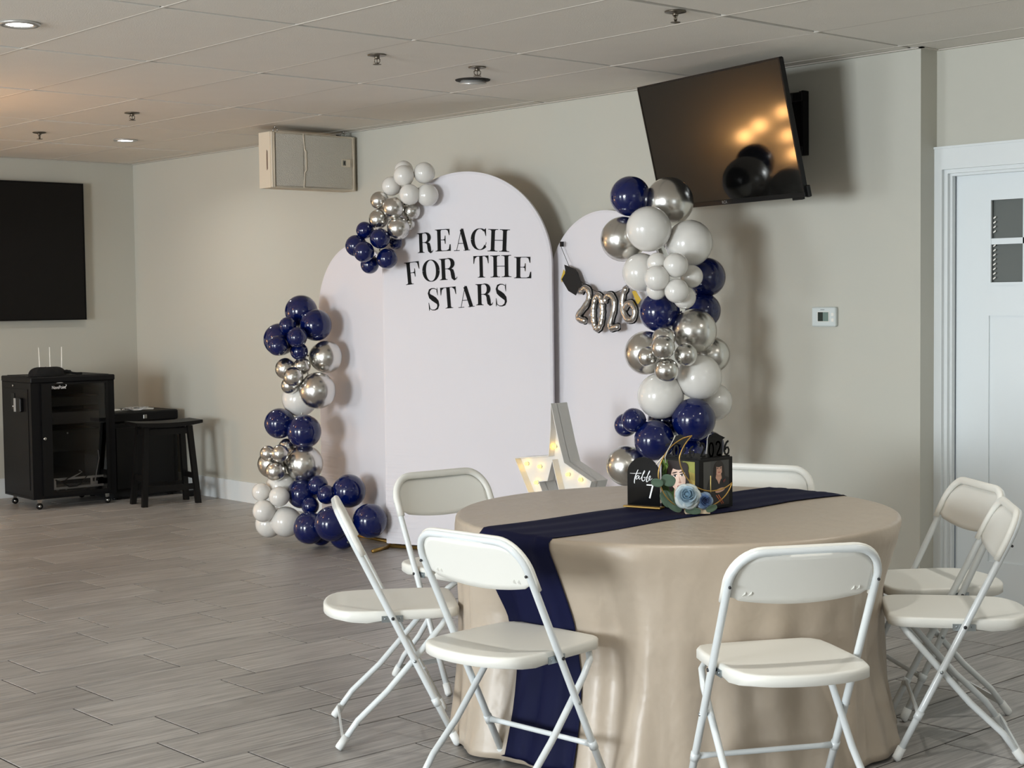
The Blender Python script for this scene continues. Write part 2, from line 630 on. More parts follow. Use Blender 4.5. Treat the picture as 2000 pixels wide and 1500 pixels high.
for k_, (x, y, p) in enumerate(((2.7, 9.7, 6), (2.75, 2.4, 12), (5.2, 2.4, 9), (.3, 6, 5), (.3, 2.4, 5), (.3, 9.6, 4), (2.7, -1.2, 5), (.2, -1.2, 5), (4.9, -1.2, 4))):
    t = thing('recessed_light', 'round recessed ceiling light outside the picture, ' + ('over the far left floor', 'above the camera side of the table', 'above the right end of the table', 'left of the room middle', 'left of the camera', 'by the far side window', 'behind the camera', 'behind the camera to the left', 'behind the camera by the door wall')[k_], 'ceiling light', (x, y, CEIL), 0, 'recessed ceiling lights out of view')
    MB().lathe([(.052, -.001), (.056, -.006), (.075, -.007), (.082, -.003), (.082, .003), (.052, .003)], seg=24).build('trim_ring', ring_m, t)
    MB().lathe([(.0, -.0055), (.053, -.002), (.053, .002)], seg=24).build('lens', lens_m, t)
    disc_light('recessed_lamp', (x, y, CEIL-.012), .1, p, (1, .97, .9))

spr_m = mat('sprinkler_metal', S(120, 112, 100), .3, .9)
spr0 = thing('fire_sprinkler', '', 'sprinkler', (4.524, 8.337, CEIL), .6, 'ceiling sprinkler heads')
MB().lathe([(.014, -.008), (.020, -.007), (.040, -.003), (.043, -.002), (.043, .002), (.014, .002)], seg=28).build('escutcheon', spr_m, spr0)
mb = MB().lathe([(.0, -.018), (.010, -.017), (.012, -.012), (.012, -.003)], seg=14)
for s in (-1, 1):
    mb.tube([(s*.010, 0, -.014), (s*.0165, 0, -.020), (s*.0155, 0, -.031), (s*.005, 0, -.038)], .0027, seg=6)
mb.lathe([(0, -.040), (.005, -.039), (.005, -.034), (0, -.033)], seg=10).tube([(0, 0, -.017), (0, 0, -.034)], .0022, seg=6)
mb.build('sprinkler_frame', spr_m, spr0)
MB().lathe([(0, -.043), (.019, -.0425), (.0195, -.0405), (0, -.040)], seg=20).build('deflector', spr_m, spr0)
SPR = [(4.524, 8.337, 'ceiling sprinkler between the left lit lamp and the speaker'), (4.551, 9.618, 'smallest, farthest ceiling sprinkler, above the wall screen'),
       (4.357, 5.741, 'ceiling sprinkler in a dirty tile to the left of the loose lamp'), (4.966, 5.748, 'ceiling sprinkler right beside the loose lamp'),
       (4.627, 4.163, 'largest, nearest ceiling sprinkler, above the tilted television')]
for i, (x, y, lab) in enumerate(SPR):
    s = spr0 if i == 0 else dup(spr0)
    s.location = (x, y, CEIL)
    s.rotation_euler.z = i*.9
    s['label'] = lab

# ================================================================ FAR LEFT CORNER
t = thing('wall_screen', 'large black flat screen mounted on the far left wall', 'screen', (4.76, YF, 1.878))
MB().box((-.944, -.07, -.524), (.944, -.035, .524), bev=.003).build('screen_panel', wallscreen_m, t)
mb = MB()
mb.box((-.95, -.074, -.53), (-.944, -.03, .53)).box((.944, -.074, -.53), (.95, -.03, .53)).box((-.944, -.074, .524), (.944, -.03, .53)).box((-.944, -.074, -.53), (.944, -.03, -.524))
mb.build('bezel', black_m, t)
MB().box((-.45, -.03, -.25), (.45, 0, .25), bev=.004).build('mount_plate', blackmetal_m, t)

# equipment rack on casters
rack = thing('equipment_rack', 'black server rack cabinet on casters with a smoked glass door', 'rack', (4.862, 10.53, 0), R(-2.5))
RW, RD, RH = .635, .53, .955
mb = MB()
mb.box((0, .0, .09), (.085, .03, RH-.045)).box((RW-.07, 0, .09), (RW, .03, RH-.045)).box((.085, 0, .09), (RW-.07, .03, .13)).box((.085, 0, RH-.085), (RW-.07, .03, RH-.045))
mb.box((RW-.012, .03, .09), (RW, RD, RH-.045)).box((0, RD-.012, .09), (RW-.012, RD, RH-.045))
mb.box((0, 0, .075), (RW, RD, .09))
mb.build('body', blackmetal_m, rack)
MB().box((0.0, .03, .09), (.012, RD-.012, RH-.045), bev=.002).box((-.004, .05, .14), (0, RD-.06, RH-.09)).build('side_panel', blackmetal_m, rack)
mb = MB()
mb.box((-.004, -.012, RH-.045), (RW+.004, RD+.004, RH-.004), bev=.006).box((.03, .02, RH-.004), (RW-.03, RD-.03, RH), bev=.001)
mb.build('top_cover', blackmetal_m, rack)
glass_m = bpy.data.materials.new('smoked_glass')
glass_m.use_nodes = True
nt = glass_m.node_tree
nt.nodes.remove(nt.nodes['Principled BSDF'])
tr, gl, mx, fr = (nt.nodes.new(n) for n in ('ShaderNodeBsdfTransparent', 'ShaderNodeBsdfGlossy', 'ShaderNodeMixShader', 'ShaderNodeFresnel'))
tr.inputs[0].default_value = (.9, .9, .9, 1)
gl.inputs['Roughness'].default_value = .04
fr.inputs[0].default_value = 1.45
nt.links.new(fr.outputs[0], mx.inputs[0])
nt.links.new(tr.outputs[0], mx.inputs[1])
nt.links.new(gl.outputs[0], mx.inputs[2])
nt.links.new(mx.outputs[0], nt.nodes['Material Output'].inputs[0])
dr = MB().box((.146, -.012, .115), (RW-.075, -.008, RH-.062)).build('door_glass', glass_m, rack)
mb = MB()
mb.box((.072, -.016, .095), (.146, -.002, RH-.05)).box((RW-.075, -.016, .095), (RW-.055, -.002, RH-.05)).box((.146, -.016, .095), (RW-.075, -.002, .115)).box((.146, -.016, RH-.062), (RW-.075, -.002, RH-.05))
mb.build('door_frame', black_m, rack)
mb = MB()
Mx = Matrix.Rotation(R(90), 3, 'X')
mb.lathe([(0, .006), (.011, .006), (.012, 0), (0, 0)], c=(.09, -.016, .51), seg=16, M=Mx)
mb.build('door_lock', chrome_m, rack)
MB().lathe([(0, .006), (.010, .006), (.011, 0), (0, 0)], c=(.29, .055, .535), seg=16, M=Mx).build('inner_lock', chrome_m, rack)
# logo: word with a swoosh over it
cu = bpy.data.curves.new('logo', 'FONT')
cu.body = 'NavePoint'
cu.size = .034
cu.extrude = .0005
to = bpy.data.objects.new('tmp', cu)
COL.objects.link(to)
bpy.context.view_layer.update()
me = bpy.data.meshes.new_from_object(to.evaluated_get(bpy.context.evaluated_depsgraph_get()))
bpy.data.objects.remove(to)
print_m = mat('white_print', S(225, 225, 225), .5)
me.materials.clear()
me.materials.append(print_m)
lo = bpy.data.objects.new('logo_lettering', me)
COL.objects.link(lo)
lo.parent = rack
lo.rotation_euler = (R(90), 0, 0)
lo.location = (.152, -.0127, .863)
wd = max(v.co.x for v in me.vertices)-min(v.co.x for v in me.vertices)
lo.scale = (.105/wd, 1, 1)
MB().tube([(.21+.052*math.cos(a), -.0125, .886+.02*math.sin(a)) for a in [R(q) for q in range(150, -75, -12)]], [.0006+.0022*math.sin(PI*i/18) for i in range(19)], seg=6).build('logo_swoosh', print_m, rack)
# what can be seen through the door
mb = MB()
mb.box((.15, .022, .132), (RW-.09, .30, .136)).box((.16, .012, .20), (.54, .022, .215)).box((.16, .012, .136), (.54, .022, .15)).box((.44, .012, .15), (.455, .022, .2)).box((.16, .012, .15), (.175, .022, .2))
mb.build('equipment_tray', mat('grey_metal', S(205, 205, 203), .5), rack)
MB().box((.16, .06, .40), (.54, .36, .56), bev=.004).build('rack_unit', black_m, rack)
MB().box((.16, .06, .60), (.54, .36, .69), bev=.004).box((.18, .056, .62), (.30, .062, .65)).build('rack_unit', mat('dark_grey_metal', S(58, 56, 56), .5), rack)
MB().box((.16, .06, .73), (.54, .36, .80), bev=.004).build('rack_unit', black_m, rack)
cab = mat('pale_cable', S(205, 205, 205), .5)
mb = MB()
mb.tube([(.50, .004, .40), (.505, .004, .34), (.49, .004, .27), (.475, .004, .2), (.468, .004, .16)], .004, seg=6).box((.42, .028, .128), (.505, .05, .142)).box((.455, .026, .142), (.5, .05, .172))
mb.tube([(.17, .004, .115+.012), (.2, .004, .14), (.24, .004, .138), (.26, .004, .122)], .004, seg=6)
mb.tube([(.2, .006, .2), (.28, .004, .21), (.34, .004, .235), (.37, .004, .25), (.35, .004, .262)], .005, seg=6)
mb.build('white_cables', cab, rack)
MB().tube([(.17, .006, .205), (.22, .004, .18), (.27, .004, .15), (.33, .004, .15), (.37, .004, .17), (.41, .004, .22), (.36, .004, .25), (.28, .004, .22), (.24, .004, .2)], .005, seg=6).build('black_cables', black_m, rack)
for x in (.03, RW-.035):
    MB().tube([(x+.02, .03, .18), (x+.02, .03, .88)], .003, seg=5).build('rack_rail', steel_m, rack)
for x, y in ((.055, .03), (RW-.06, .03), (.055, RD-.05), (RW-.06, RD-.05)):
    c = MB().lathe([(0, -.009), (.021, -.009), (.023, -.006), (.023, .006), (.021, .009), (0, .009)], c=(x, y, .0235), seg=18, M=Mx).build('caster', black_m, rack)
    MB().lathe([(0, -.013), (.011, -.012), (.011, .012), (0, .013)], c=(x, y, .0235), seg=14, M=Mx).box((x-.014, y-.006, .0465), (x+.014, y+.006, .076)).build('hub', chrome_m, c)
mb = MB()
mb.box((-.03, .13, .70), (-.004, .24, .80), bev=.006)
sw = mb.build('charger_box', black_m, rack)
MB().box((-.034, .20, .70), (-.03, .235, .798), bev=.0015).build('charger_face', mat('silver_plastic', S(150, 152, 152), .4), sw)
MB().box((-.008, .28, .71), (-.004, .34, .83)).build('side_lock', black_m, rack)
MB().sphere((-.006, .31, .885), .009, sc=(.5, 1, 1), seg=10, rings=6).sphere((-.009, .31, .735), .008, sc=(.5, 1, 1), seg=10, rings=6).build('side_screws', chrome_m, rack)

t = thing('wifi_router', 'small router with three thin white antennas on top of the rack', 'router', (5.03, 10.80, RH), R(-2))
MB().box((0, -.06, .004), (.25, .06, .03), bev=.006).build('router_body', black_m, t)
for i, x in enumerate((.055, .135, .225)):
    MB().tube([(x, .05, .02), (x, .055, .05), (x-.004*(1-i), .058, .20)], [.005, .005, .0035], seg=8).build('antenna', white_m, t)
mb = MB()
rg = random.Random(5)
def bagf(u, v):
    a = 2*PI*u
    q = PI*v/2
    rx = .135*(1+.10*math.sin(3*a+1)+.06*math.sin(7*a))
    ry = .07*(1+.12*math.sin(2*a+.5))
    h = .062*(1+.22*math.sin(2.2*math.cos(a)*3+1)*math.cos(q))
    return (rx*math.cos(a)*math.cos(q)**.6, ry*math.sin(a)*math.cos(q)**.6, max(.0, h*math.sin(q)))
mb.grid(40, 10, bagf, closed_u=True)
bag = mb.build('black_bag', blackfab_m)
bag.location = (5.035, 10.63, RH+.001)
tag(bag, 'crumpled black cloth bag lying on top of the equipment rack', 'bag')
sb = MB()
sb.tube([(.10, .0, .02), (.15, -.01, .03), (.19, -.02, .012), (.235, -.01, .006), (.27, 0, .006)], .009, seg=7)
sb.build('strap', blackfab_m, bag)

mb = MB()
mb.tube([(4.62, 11.0, .006), (4.66, 10.94, .02), (4.70, 11.05, .25), (4.72, 11.0, .33), (4.8, 11.1, .3)], .007, seg=6)
mb.tube([(4.60, 11.06, .006), (4.70, 10.98, .05), (4.66, 11.1, .2), (4.74, 11.05, .28)], .006, seg=6)
o = mb.build('power_cable', black_m)
tag(o, 'loose black cables hanging beside the rack at the left edge', 'cable')

sub = thing('subwoofer', 'black boxy floor cabinet between the rack and the corner, behind the stool', 'speaker', (5.52, 10.62, 0), 0)
mb = MB()
mb.box((0, .0, .015), (.565, .46, .58), bev=.012)
mb.build('cabinet_body', blackfab_m, sub)
MB().box((-.006, -.006, .58), (.571, .466, .655), bev=.01).build('lid', blackmetal_m, sub)
MB().box((.04, -.008, .08), (.525, .0, .54), bev=.003).build('front_grille', black_m, sub)
mb = MB()
for x in (.05, .515):
    for y in (.05, .41):
        mb.lathe([(0, 0), (.02, 0), (.022, .015), (0, .015)], c=(x, y, 0), seg=12)
mb.build('rubber_feet', black_m, sub)
mb = MB().box((.27, -.012, .60), (.30, -.006, .63), bev=.002)
mb.build('latch', steel_m, sub)
paper_m = mat('paper', S(238, 238, 234), .7)
for (x, y, z, r, w, h, lab) in ((5.66, 10.82, .656, .2, .20, .13, 'white papers lying left on the black cabinet'), (5.88, 10.84, .656, -.25, .19, .12, 'white papers lying right on the black cabinet')):
    mb = MB()
    for k in range(3):
        Mz = Matrix.Rotation(r+.12*k, 4, 'Z')
        mb.box((-w/2, -h/2, .003*k), (w/2, h/2, .003*k+.0026), M=Mz)
    o = mb.build('papers', paper_m, None, (x, y, z))
    tag(o, lab, 'paper')
mb = MB()
pts = []
for k in range(60):
    a = k*.62
    pts.append((.07*math.cos(a)*(1+.4*math.sin(k*.37))+.001*k, .05*math.sin(a)*(1+.3*math.cos(k*.5)), .006+.010*(1+math.sin(k*1.3))))
mb.tube(pts, .0035, seg=6)
o = mb.build('white_cord', cab, None, (5.755, 10.72, .656))
tag(o, 'tangle of thin white cord on the black cabinet', 'cable')
o = MB().box((0, 0, 0), (.11, .06, .045), bev=.006).build('power_adapter', black_m, None, (6.03, 10.42, .0))
tag(o, 'small black power adapter on the floor by the stool', 'adapter')
MB().tube([(.11, .03, .02), (.125, .08, .01), (.10, .16, .008), (.02, .24, .008), (-.02, .3, .008)], .005, seg=6).build('cord', black_m, o)

# saddle stool
st = thing('saddle_stool', 'black wooden saddle stool standing in front of the black cabinet', 'stool', (5.725, 10.19, 0), R(-8.5))
stool_m = mat('black_painted_wood', S(11, 10, 10), .45, spec=.3, bump=.15, bscale=60)
def seat_fn(u, v):
    x = (u-.5)*.50
    y = (v-.5)*.26
    return (x, y, .568+.022*(x/.25)**2)
mb = MB()
n = 17
top = [[seat_fn(i/(n-1), j/4) for i in range(n)] for j in range(5)]
vs = [q for r in top for q in r]+[(q[0], q[1], q[2]+.034-.012*(q[0]/.25)**2) for r in top for q in r]
fs = []
K = 5*n
for j in range(4):
    for i in range(n-1):
        a = j*n+i
        fs += [(a, a+n, a+n+1, a+1), (K+a, K+a+1, K+a+n+1, K+a+n)]
for i in range(n-1):
    fs += [(i, i+1, K+i+1, K+i), (4*n+i+1, 4*n+i, K+4*n+i, K+4*n+i+1)]
for j in range(4):
    fs += [(j*n+n, j*n, K+j*n, K+j*n+n), (j*n+n-1, j*n+2*n-1, K+j*n+2*n-1, K+j*n+n-1)]
mb.add(vs, fs)
mb.build('seat', stool_m, st)
LG = {}
for sx in (-1, 1):
    for sy_ in (-1, 1):
        a, b = Vector((sx*.165, sy_*.075, .572)), Vector((sx*.205, sy_*.118, 0))
        LG[sx, sy_] = (a, b)
        mb = MB()
        h = .019
        vs = []
        for p in (b, a):
            vs += [(p.x-h, p.y-h, p.z), (p.x+h, p.y-h, p.z), (p.x+h, p.y+h, p.z), (p.x-h, p.y+h, p.z)]
        mb.add(vs, [(3, 2, 1, 0), (4, 5, 6, 7), (0, 1, 5, 4), (1, 2, 6, 5), (2, 3, 7, 6), (3, 0, 4, 7)])
        mb.build('leg', stool_m, st)
def at(leg, z):
    a, b = LG[leg]
    return b+(a-b)*(z/a.z)
def rail(l1, l2, z, h, w):
    p, q = at(l1, z), at(l2, z)
    d = (q-p).normalized()
    nn = Vector((-d.y, d.x, 0))*w
    mb = MB()
    vs = []
    for c in (p+d*.015, q-d*.015):
        vs += [c-nn+Vector((0, 0, -h)), c+nn+Vector((0, 0, -h)), c+nn+Vector((0, 0, h)), c-nn+Vector((0, 0, h))]
    mb.add(vs, [(3, 2, 1, 0), (4, 5, 6, 7), (0, 1, 5, 4), (1, 2, 6, 5), (2, 3, 7, 6), (3, 0, 4, 7)])
    mb.build('rail', stool_m, st)
for s_ in (-1, 1):
    rail((-1, s_), (1, s_), .535, .022, .008)
    rail((-1, s_), (1, s_), .125, .022, .009)
    rail((s_, -1), (s_, 1), .535, .022, .008)
    rail((s_, -1), (s_, 1), .20, .02, .009)

# ================================================================ SPEAKER AND TELEVISION
sp = thing('loudspeaker', 'beige loudspeaker hung sideways under the ceiling in the wall corner', 'speaker', (5.505, 8.38, 2.19), 0)
sp_m = mat('beige_speaker_paint', S(214, 202, 182), .6, bump=.3, bscale=500)
grille_m = mat('perforated_grille', S(202, 196, 184), .6, 0)
nt = grille_m.node_tree
vo = nt.nodes.new('ShaderNodeTexVoronoi')
vo.inputs['Scale'].default_value = 190
tc = nt.nodes.new('ShaderNodeTexCoord')
nt.links.new(tc.outputs['Object'], vo.inputs['Vector'])
bp = nt.nodes.new('ShaderNodeBump')
bp.inputs['Distance'].default_value = .002
nt.links.new(vo.outputs['Distance'], bp.inputs['Height'])
nt.links.new(bp.outputs[0], nt.nodes['Principled BSDF'].inputs['Normal'])
SW, SH = .652, .352
mb = MB()
# tapered cabinet: front frame, then narrowing to the back
ring = lambda x0, x1, z0, z1, y: [(x0, y, z0), (x1, y, z0), (x1, y, z1), (x0, y, z1)]
secs = [ring(0, SW, 0, SH, 0), ring(0, SW, 0, SH, .13), ring(.10, SW-.11, .055, SH, .27), ring(.12, SW-.12, .06, SH-.005, .285)]
vs = [q for s_ in secs for q in s_]
fs = [(0, 1, 2, 3), (15, 14, 13, 12)]
for r in range(3):
    for i in range(4):
        j = (i+1) % 4
        fs.append((r*4+i, r*4+4+i, r*4+4+j, r*4+j))
mb.add(vs, fs)
mb.build('cabinet_body', sp_m, sp)
def gr(u, v, x0, x1):
    x = x0+(x1-x0)*u
    return (x, -.012-.028*(1-((x-SW/2)/(SW/2))**2), .012+(SH-.024)*v)
g1 = MB().grid(20, 3, lambda u, v: gr(u, v, .03, .225))
g1.build('grille', grille_m, sp)
MB().grid(24, 3, lambda u, v: gr(u, v, .228, SW-.03)).build('grille', grille_m, sp)
mb = MB()
q = [(.226, .004), (.232, .1), (.244, .115), (.244, .235), (.232, .25), (.226, .348)]
mb.tube([(x, -.012-.028*(1-((x-SW/2)/(SW/2))**2)-.002, z) for x, z in q], .004, seg=6)
mb.build('grille_divider', sp_m, sp)
mb = MB()
for x0, x1 in ((0, .03), (SW-.03, SW)):
    mb.box((x0, -.016, 0), (x1, .0, SH), bev=.004)
mb.box((.03, -.014, 0), (SW-.03, 0, .012)).box((.03, -.014, SH-.012), (SW-.03, 0, SH))
mb.tube([(.018, -.018, .005), (.018, -.018, SH-.005)], .004, seg=6).tube([(SW-.018, -.018, .005), (SW-.018, -.018, SH-.005)], .004, seg=6)
mb.build('front_frame', sp_m, sp)
Mb = Matrix.Translation((.555, -.027, .185))
bd = MB().box((-.038, -.006, -.027), (.038, .008, .027), bev=.004).build('badge', sp_m, sp)
bd.location = (.565, -.024, .178)
bl = MB().box((-.026, -.0075, -.017), (-.002, -.006, .017)).build('badge_square', mat('badge_grey', S(120, 120, 112), .5), bd)
MB().prism([(-.018, -.009), (-.008, -.012), (-.012, 0), (-.008, .012), (-.018, .009)], -.0085, -.0075, black_m, fn=lambda u, v, d: (u, d, v)).build('badge_mark', black_m, bd)
MB().prism([(.018, .12), (.028, .11), (.031, .14), (.031, .21), (.028, .24), (.018, .23)], 0, .002, None, fn=lambda u, v, d: (-.0015+.0*d, .012+u, v) if d == 0 else (.004, .012+u, v)).build('side_slot', mat('slot_brown', S(120, 98, 84), .8), sp)
for x in (.06, SW-.06):
    mb = MB()
    mb.tube([(x+.016*math.cos(a), .03, SH+.014+.016*math.sin(a)) for a in [2*PI*k/16 for k in range(16)]], .0035, seg=7, closed=True)
    mb.tube([(x, .03, SH-.006), (x, .03, SH+.002)], .006, seg=8).tube([(x, .03, SH+.028), (x, .03, SH+.0395)], .005, seg=8)
    mb.build('eye_bolt', chrome_m, sp)
MB().tube([(SW-.06, .045, SH+.004), (SW-.02, .1, SH+.012), (SW+.018, .22, SH+.034)], .004, seg=6).build('cable', black_m, sp)

# television, tilted forward on an arm
tvM = Matrix.Translation((5.792, 4.951, 2.222))
a_, b_ = R(-11.855), R(13.737)
n_ = Vector((-math.cos(b_)*math.cos(a_), -math.cos(b_)*math.sin(a_), -math.sin(b_)))
w_ = Vector((math.sin(a_), -math.cos(a_), 0))
h_ = w_.cross(n_)
if h_.z < 0:
    h_ = -h_
tv = thing('television', 'flat black television tilted down from the wall above the balloons', 'television')
tv.matrix_world = Matrix(((w_.x, h_.x, n_.x, 5.792), (w_.y, h_.y, n_.y, 4.951), (w_.z, h_.z, n_.z, 2.222), (0, 0, 0, 1)))
TWd, THt = 1.11, .638
MB().box((-TWd/2+.009, -THt/2+.024, -.004), (TWd/2-.009, THt/2-.009, .001)).build('screen', screen_m, tv)
mb = MB()
mb.box((-TWd/2, -THt/2, -.018), (TWd/2, -THt/2+.024, .003), bev=.002).box((-TWd/2, THt/2-.009, -.018), (TWd/2, THt/2, .003), bev=.002)
mb.box((-TWd/2, -THt/2+.024, -.018), (-TWd/2+.009, THt/2-.009, .003)).box((TWd/2-.009, -THt/2+.024, -.018), (TWd/2, THt/2-.009, .003))
mb.build('bezel', black_m, tv)
MB().box((-TWd/2+.003, -THt/2+.003, -.028), (TWd/2-.003, THt/2-.003, -.006), bev=.004).box((-.42, -.28, -.062), (.42, .12, -.028), bev=.012).build('rear_shell', black_m, tv)
MB().box((TWd/2-.10, -THt/2-.012, -.022), (TWd/2-.03, -THt/2, -.004), bev=.002).box((TWd/2-.012, -THt/2-.004, -.03), (TWd/2+.012, -THt/2+.05, -.01), bev=.003).build('stand_bracket', black_m, tv)
cu = bpy.data.curves.new('logo', 'FONT')
cu.body = 'RCA'
cu.size = .02
cu.align_x = 'CENTER'
to = bpy.data.objects.new('tmp', cu)
COL.objects.link(to)
bpy.context.view_layer.update()
me = bpy.data.meshes.new_from_object(to.evaluated_get(bpy.context.evaluated_depsgraph_get()))
bpy.data.objects.remove(to)
me.materials.clear()
me.materials.append(mat('silver_print', S(150, 150, 150), .4))
lo = bpy.data.objects.new('logo_lettering', me)
COL.objects.link(lo)
lo.parent = tv
lo.location = (-.03, -THt/2+.006, .0036)
mt = thing('wall_mount', 'black steel arm bracket holding the television to the wall', 'bracket', (XW, 4.76, 2.30))
mb = MB()
mb.box((-.012, -.062, -.155), (0, .062, .155), bev=.002).box((-.045, -.062, -.155), (-.012, -.05, .155)).box((-.03, -.035, -.155), (-.012, -.025, .155))
mb.build('wall_plate', blackmetal_m, mt)
for z in (.125, -.135):
    MB().box((-.05, -.058, z-.02), (-.012, .05, z+.022), bev=.003).build('plate_bracket', blackmetal_m, mt)
def bar(p, q, h, w):
    p, q = Vector(p), Vector(q)
    d = (q-p).normalized()
    nn = Vector((-d.y, d.x, 0)).normalized()*w
    up = Vector((0, 0, h))
    vs = []
    for c in (p, q):
        vs += [c-nn-up, c+nn-up, c+nn+up, c-nn+up]
    return MB().add(vs, [(3, 2, 1, 0), (4, 5, 6, 7), (0, 1, 5, 4), (1, 2, 6, 5), (2, 3, 7, 6), (3, 0, 4, 7)])
bar((-.04, .0, .125), (-.17, .12, .115), .018, .008).build('arm', blackmetal_m, mt)
bar((-.04, .0, -.12), (-.17, .12, -.10), .018, .008).build('arm', blackmetal_m, mt)
bar((-.17, .12, .0), (-.29, .14, .0), .03, .03).build('tilt_head', blackmetal_m, mt)
bar((-.17, .12, -.12), (-.17, .12001, .13), .02, .02)
MB().tube([(-.17, .12, -.13), (-.17, .12, .14)], .014, seg=10).build('pivot_post', blackmetal_m, mt)

# thermostat
th = thing('thermostat', 'white wall thermostat with a small grey display', 'thermostat', (XW, 4.595, 1.362))
MB().box((-.024, -.068, -.047), (0, .072, .047), bev=.005).build('housing', mat('thermostat_white', S(205, 212, 210), .4), th)
MB().box((-.0265, -.034, -.024), (-.024, .036, .026), bev=.001).build('display_bezel', white_m, th)
MB().box((-.0275, -.030, -.021), (-.0265, .002, .023)).build('display', mat('lcd_grey', S(112, 132, 124), .3), th)
MB().box((-.0275, .002, -.021), (-.0265, .032, .023)).build('display_window', mat('lcd_dark', S(44, 52, 46), .25), th)
for z in (-.015, .012):
    MB().box((-.026, -.060, z-.008), (-.024, -.044, z+.008), bev=.001).build('button', white_m, th)
mb = MB()
mb.box((-.0250, -.005, .033), (-.024, .018, .036))
mb.build('maker_mark', mat('grey_print', S(130, 136, 134), .6), th)

# ================================================================ ARCH BACKDROPS
def fabric(name, col, bump_side=1):
    m = bpy.data.materials.new(name)
    m.use_nodes = True
    nt = m.node_tree
    L = nt.links.new
    b = nt.nodes['Principled BSDF']
    b.inputs['Base Color'].default_value = col
    b.inputs['Roughness'].default_value = .75
    b.inputs['Sheen Weight'].default_value = .1
    tc = nt.nodes.new('ShaderNodeTexCoord')
    mp = nt.nodes.new('ShaderNodeMapping')
    mp.inputs['Scale'].default_value = (1.2, 1, 34)
    L(tc.outputs['Object'], mp.inputs[0])
    n = nt.nodes.new('ShaderNodeTexNoise')
    n.inputs['Scale'].default_value = 1
    n.inputs['Detail'].default_value = 2
    L(mp.outputs[0], n.inputs['Vector'])
    sx = nt.nodes.new('ShaderNodeSeparateXYZ')
    L(tc.outputs['Object'], sx.inputs[0])
    # pull wrinkles only low down and at the sides
    mr = nt.nodes.new('ShaderNodeMapRange')
    mr.inputs[1].default_value = .75
    mr.inputs[2].default_value = .15
    L(sx.outputs[2], mr.inputs[0])
    mr2 = nt.nodes.new('ShaderNodeMapRange')
    mr2.inputs[1].default_value = .35
    mr2.inputs[2].default_value = .0
    L(sx.outputs[0], mr2.inputs[0])
    ml = nt.nodes.new('ShaderNodeMath')
    ml.operation = 'MULTIPLY'
    L(mr.outputs[0], ml.inputs[0])
    L(mr2.outputs[0], ml.inputs[1])
    ml2 = nt.nodes.new('ShaderNodeMath')
    ml2.operation = 'MULTIPLY'
    L(ml.outputs[0], ml2.inputs[0])
    L(n.outputs['Fac'], ml2.inputs[1])
    bp = nt.nodes.new('ShaderNodeBump')
    bp.inputs['Strength'].default_value = .6
    bp.inputs['Distance'].default_value = .02
    L(ml2.outputs[0], bp.inputs['Height'])
    L(bp.outputs[0], b.inputs['Normal'])
    return m


cloth_w = fabric('white_stretch_fabric', S(227, 223, 227))
gold_m = mat('gold_metal', S(176, 142, 78), .32, .8)


def arch(name, label, x, y, phi, Wd, Ht, group, feet=(.2, .2)):
    """local: u along x, front face at -y, z up"""
    t = thing(name, label, 'backdrop', (x, y, 0), phi, group)
    # phi rotates local +x to the arch direction; local -y is the front (towards the camera)
    out = [(0, .03)]+[(Wd/2-Wd/2*math.cos(PI*i/48), Ht-Wd/2+Wd/2*math.sin(PI*i/48)) for i in range(49)]+[(Wd, .03)]
    mb = MB()
    rr = .014
    # front, back skins and the rounded rim over the tube frame
    inner = [(Wd/2+(u-Wd/2)*(1-2*rr/Wd), .03+(z-.03)*(1-rr/Ht) if z > .03 else .03) for u, z in out]
    n = len(out)
    vs = []
    for lay in ((inner, -rr), (out, -rr*.72), (out, 0), (out, rr*.72), (inner, rr)):
        vs += [(u, lay[1], z) for u, z in lay[0]]
    fs = [list(range(n)), list(range(5*n-1, 4*n-1, -1))]
    for k in range(4):
        for i in range(n):
            j = (i+1) % n
            fs.append((k*n+j, k*n+i, (k+1)*n+i, (k+1)*n+j))
    mb.add(vs, fs)
    mb.build('fabric_panel', cloth_w, t)
    mb = MB()
    ins = .0
    mb.tube([(Wd/2+(u-Wd/2)*(1-.034/Wd), 0, (z-.017) if z > .05 else .012) for u, z in out], .0085, seg=8)
    mb.tube([(.015, 0, .012), (Wd-.015, 0, .012)], .010, seg=8)
    mb.build('tube_frame', gold_m, t)
    for u, fl in ((.016, feet[0]), (Wd-.016, feet[1])):
        MB().tube([(u, -fl, .011), (u, -.02, .011)], .011, seg=8).build('foot_bar', gold_m, t)
    return t


arch_main = arch('arch_backdrop', 'tall white arch backdrop with the black slogan, centre of the three', 5.597, 7.350, R(-67.41), 1.091, 2.197, 'white arch backdrops')
arch_left = arch('arch_backdrop', 'shorter blank white arch backdrop standing behind the left balloon garland', 5.735, 8.20, R(-92.5), .86, 1.815, 'white arch backdrops', (.2, .05))
arch_right = arch('arch_backdrop', 'white arch backdrop on the right, with the year banner hung on it', 6.085, 6.43, R(-86.5), .815, 1.945, 'white arch backdrops', (.05, .2))
MB().tube([(.16, -.016, 2.02), (.175, -.02, 2.05), (.20, -.018, 2.065), (.21, -.01, 2.085), (.235, -.018, 2.09), (.26, -.018, 2.115)], [.008, .012, .007, .012, .014, .004], seg=7).build('black_ribbon_tie', black_m, arch_main)

# letters: drawn as polygons in a unit box, high contrast serif capitals
HL = .030     # hairline
ST = .20      # stem


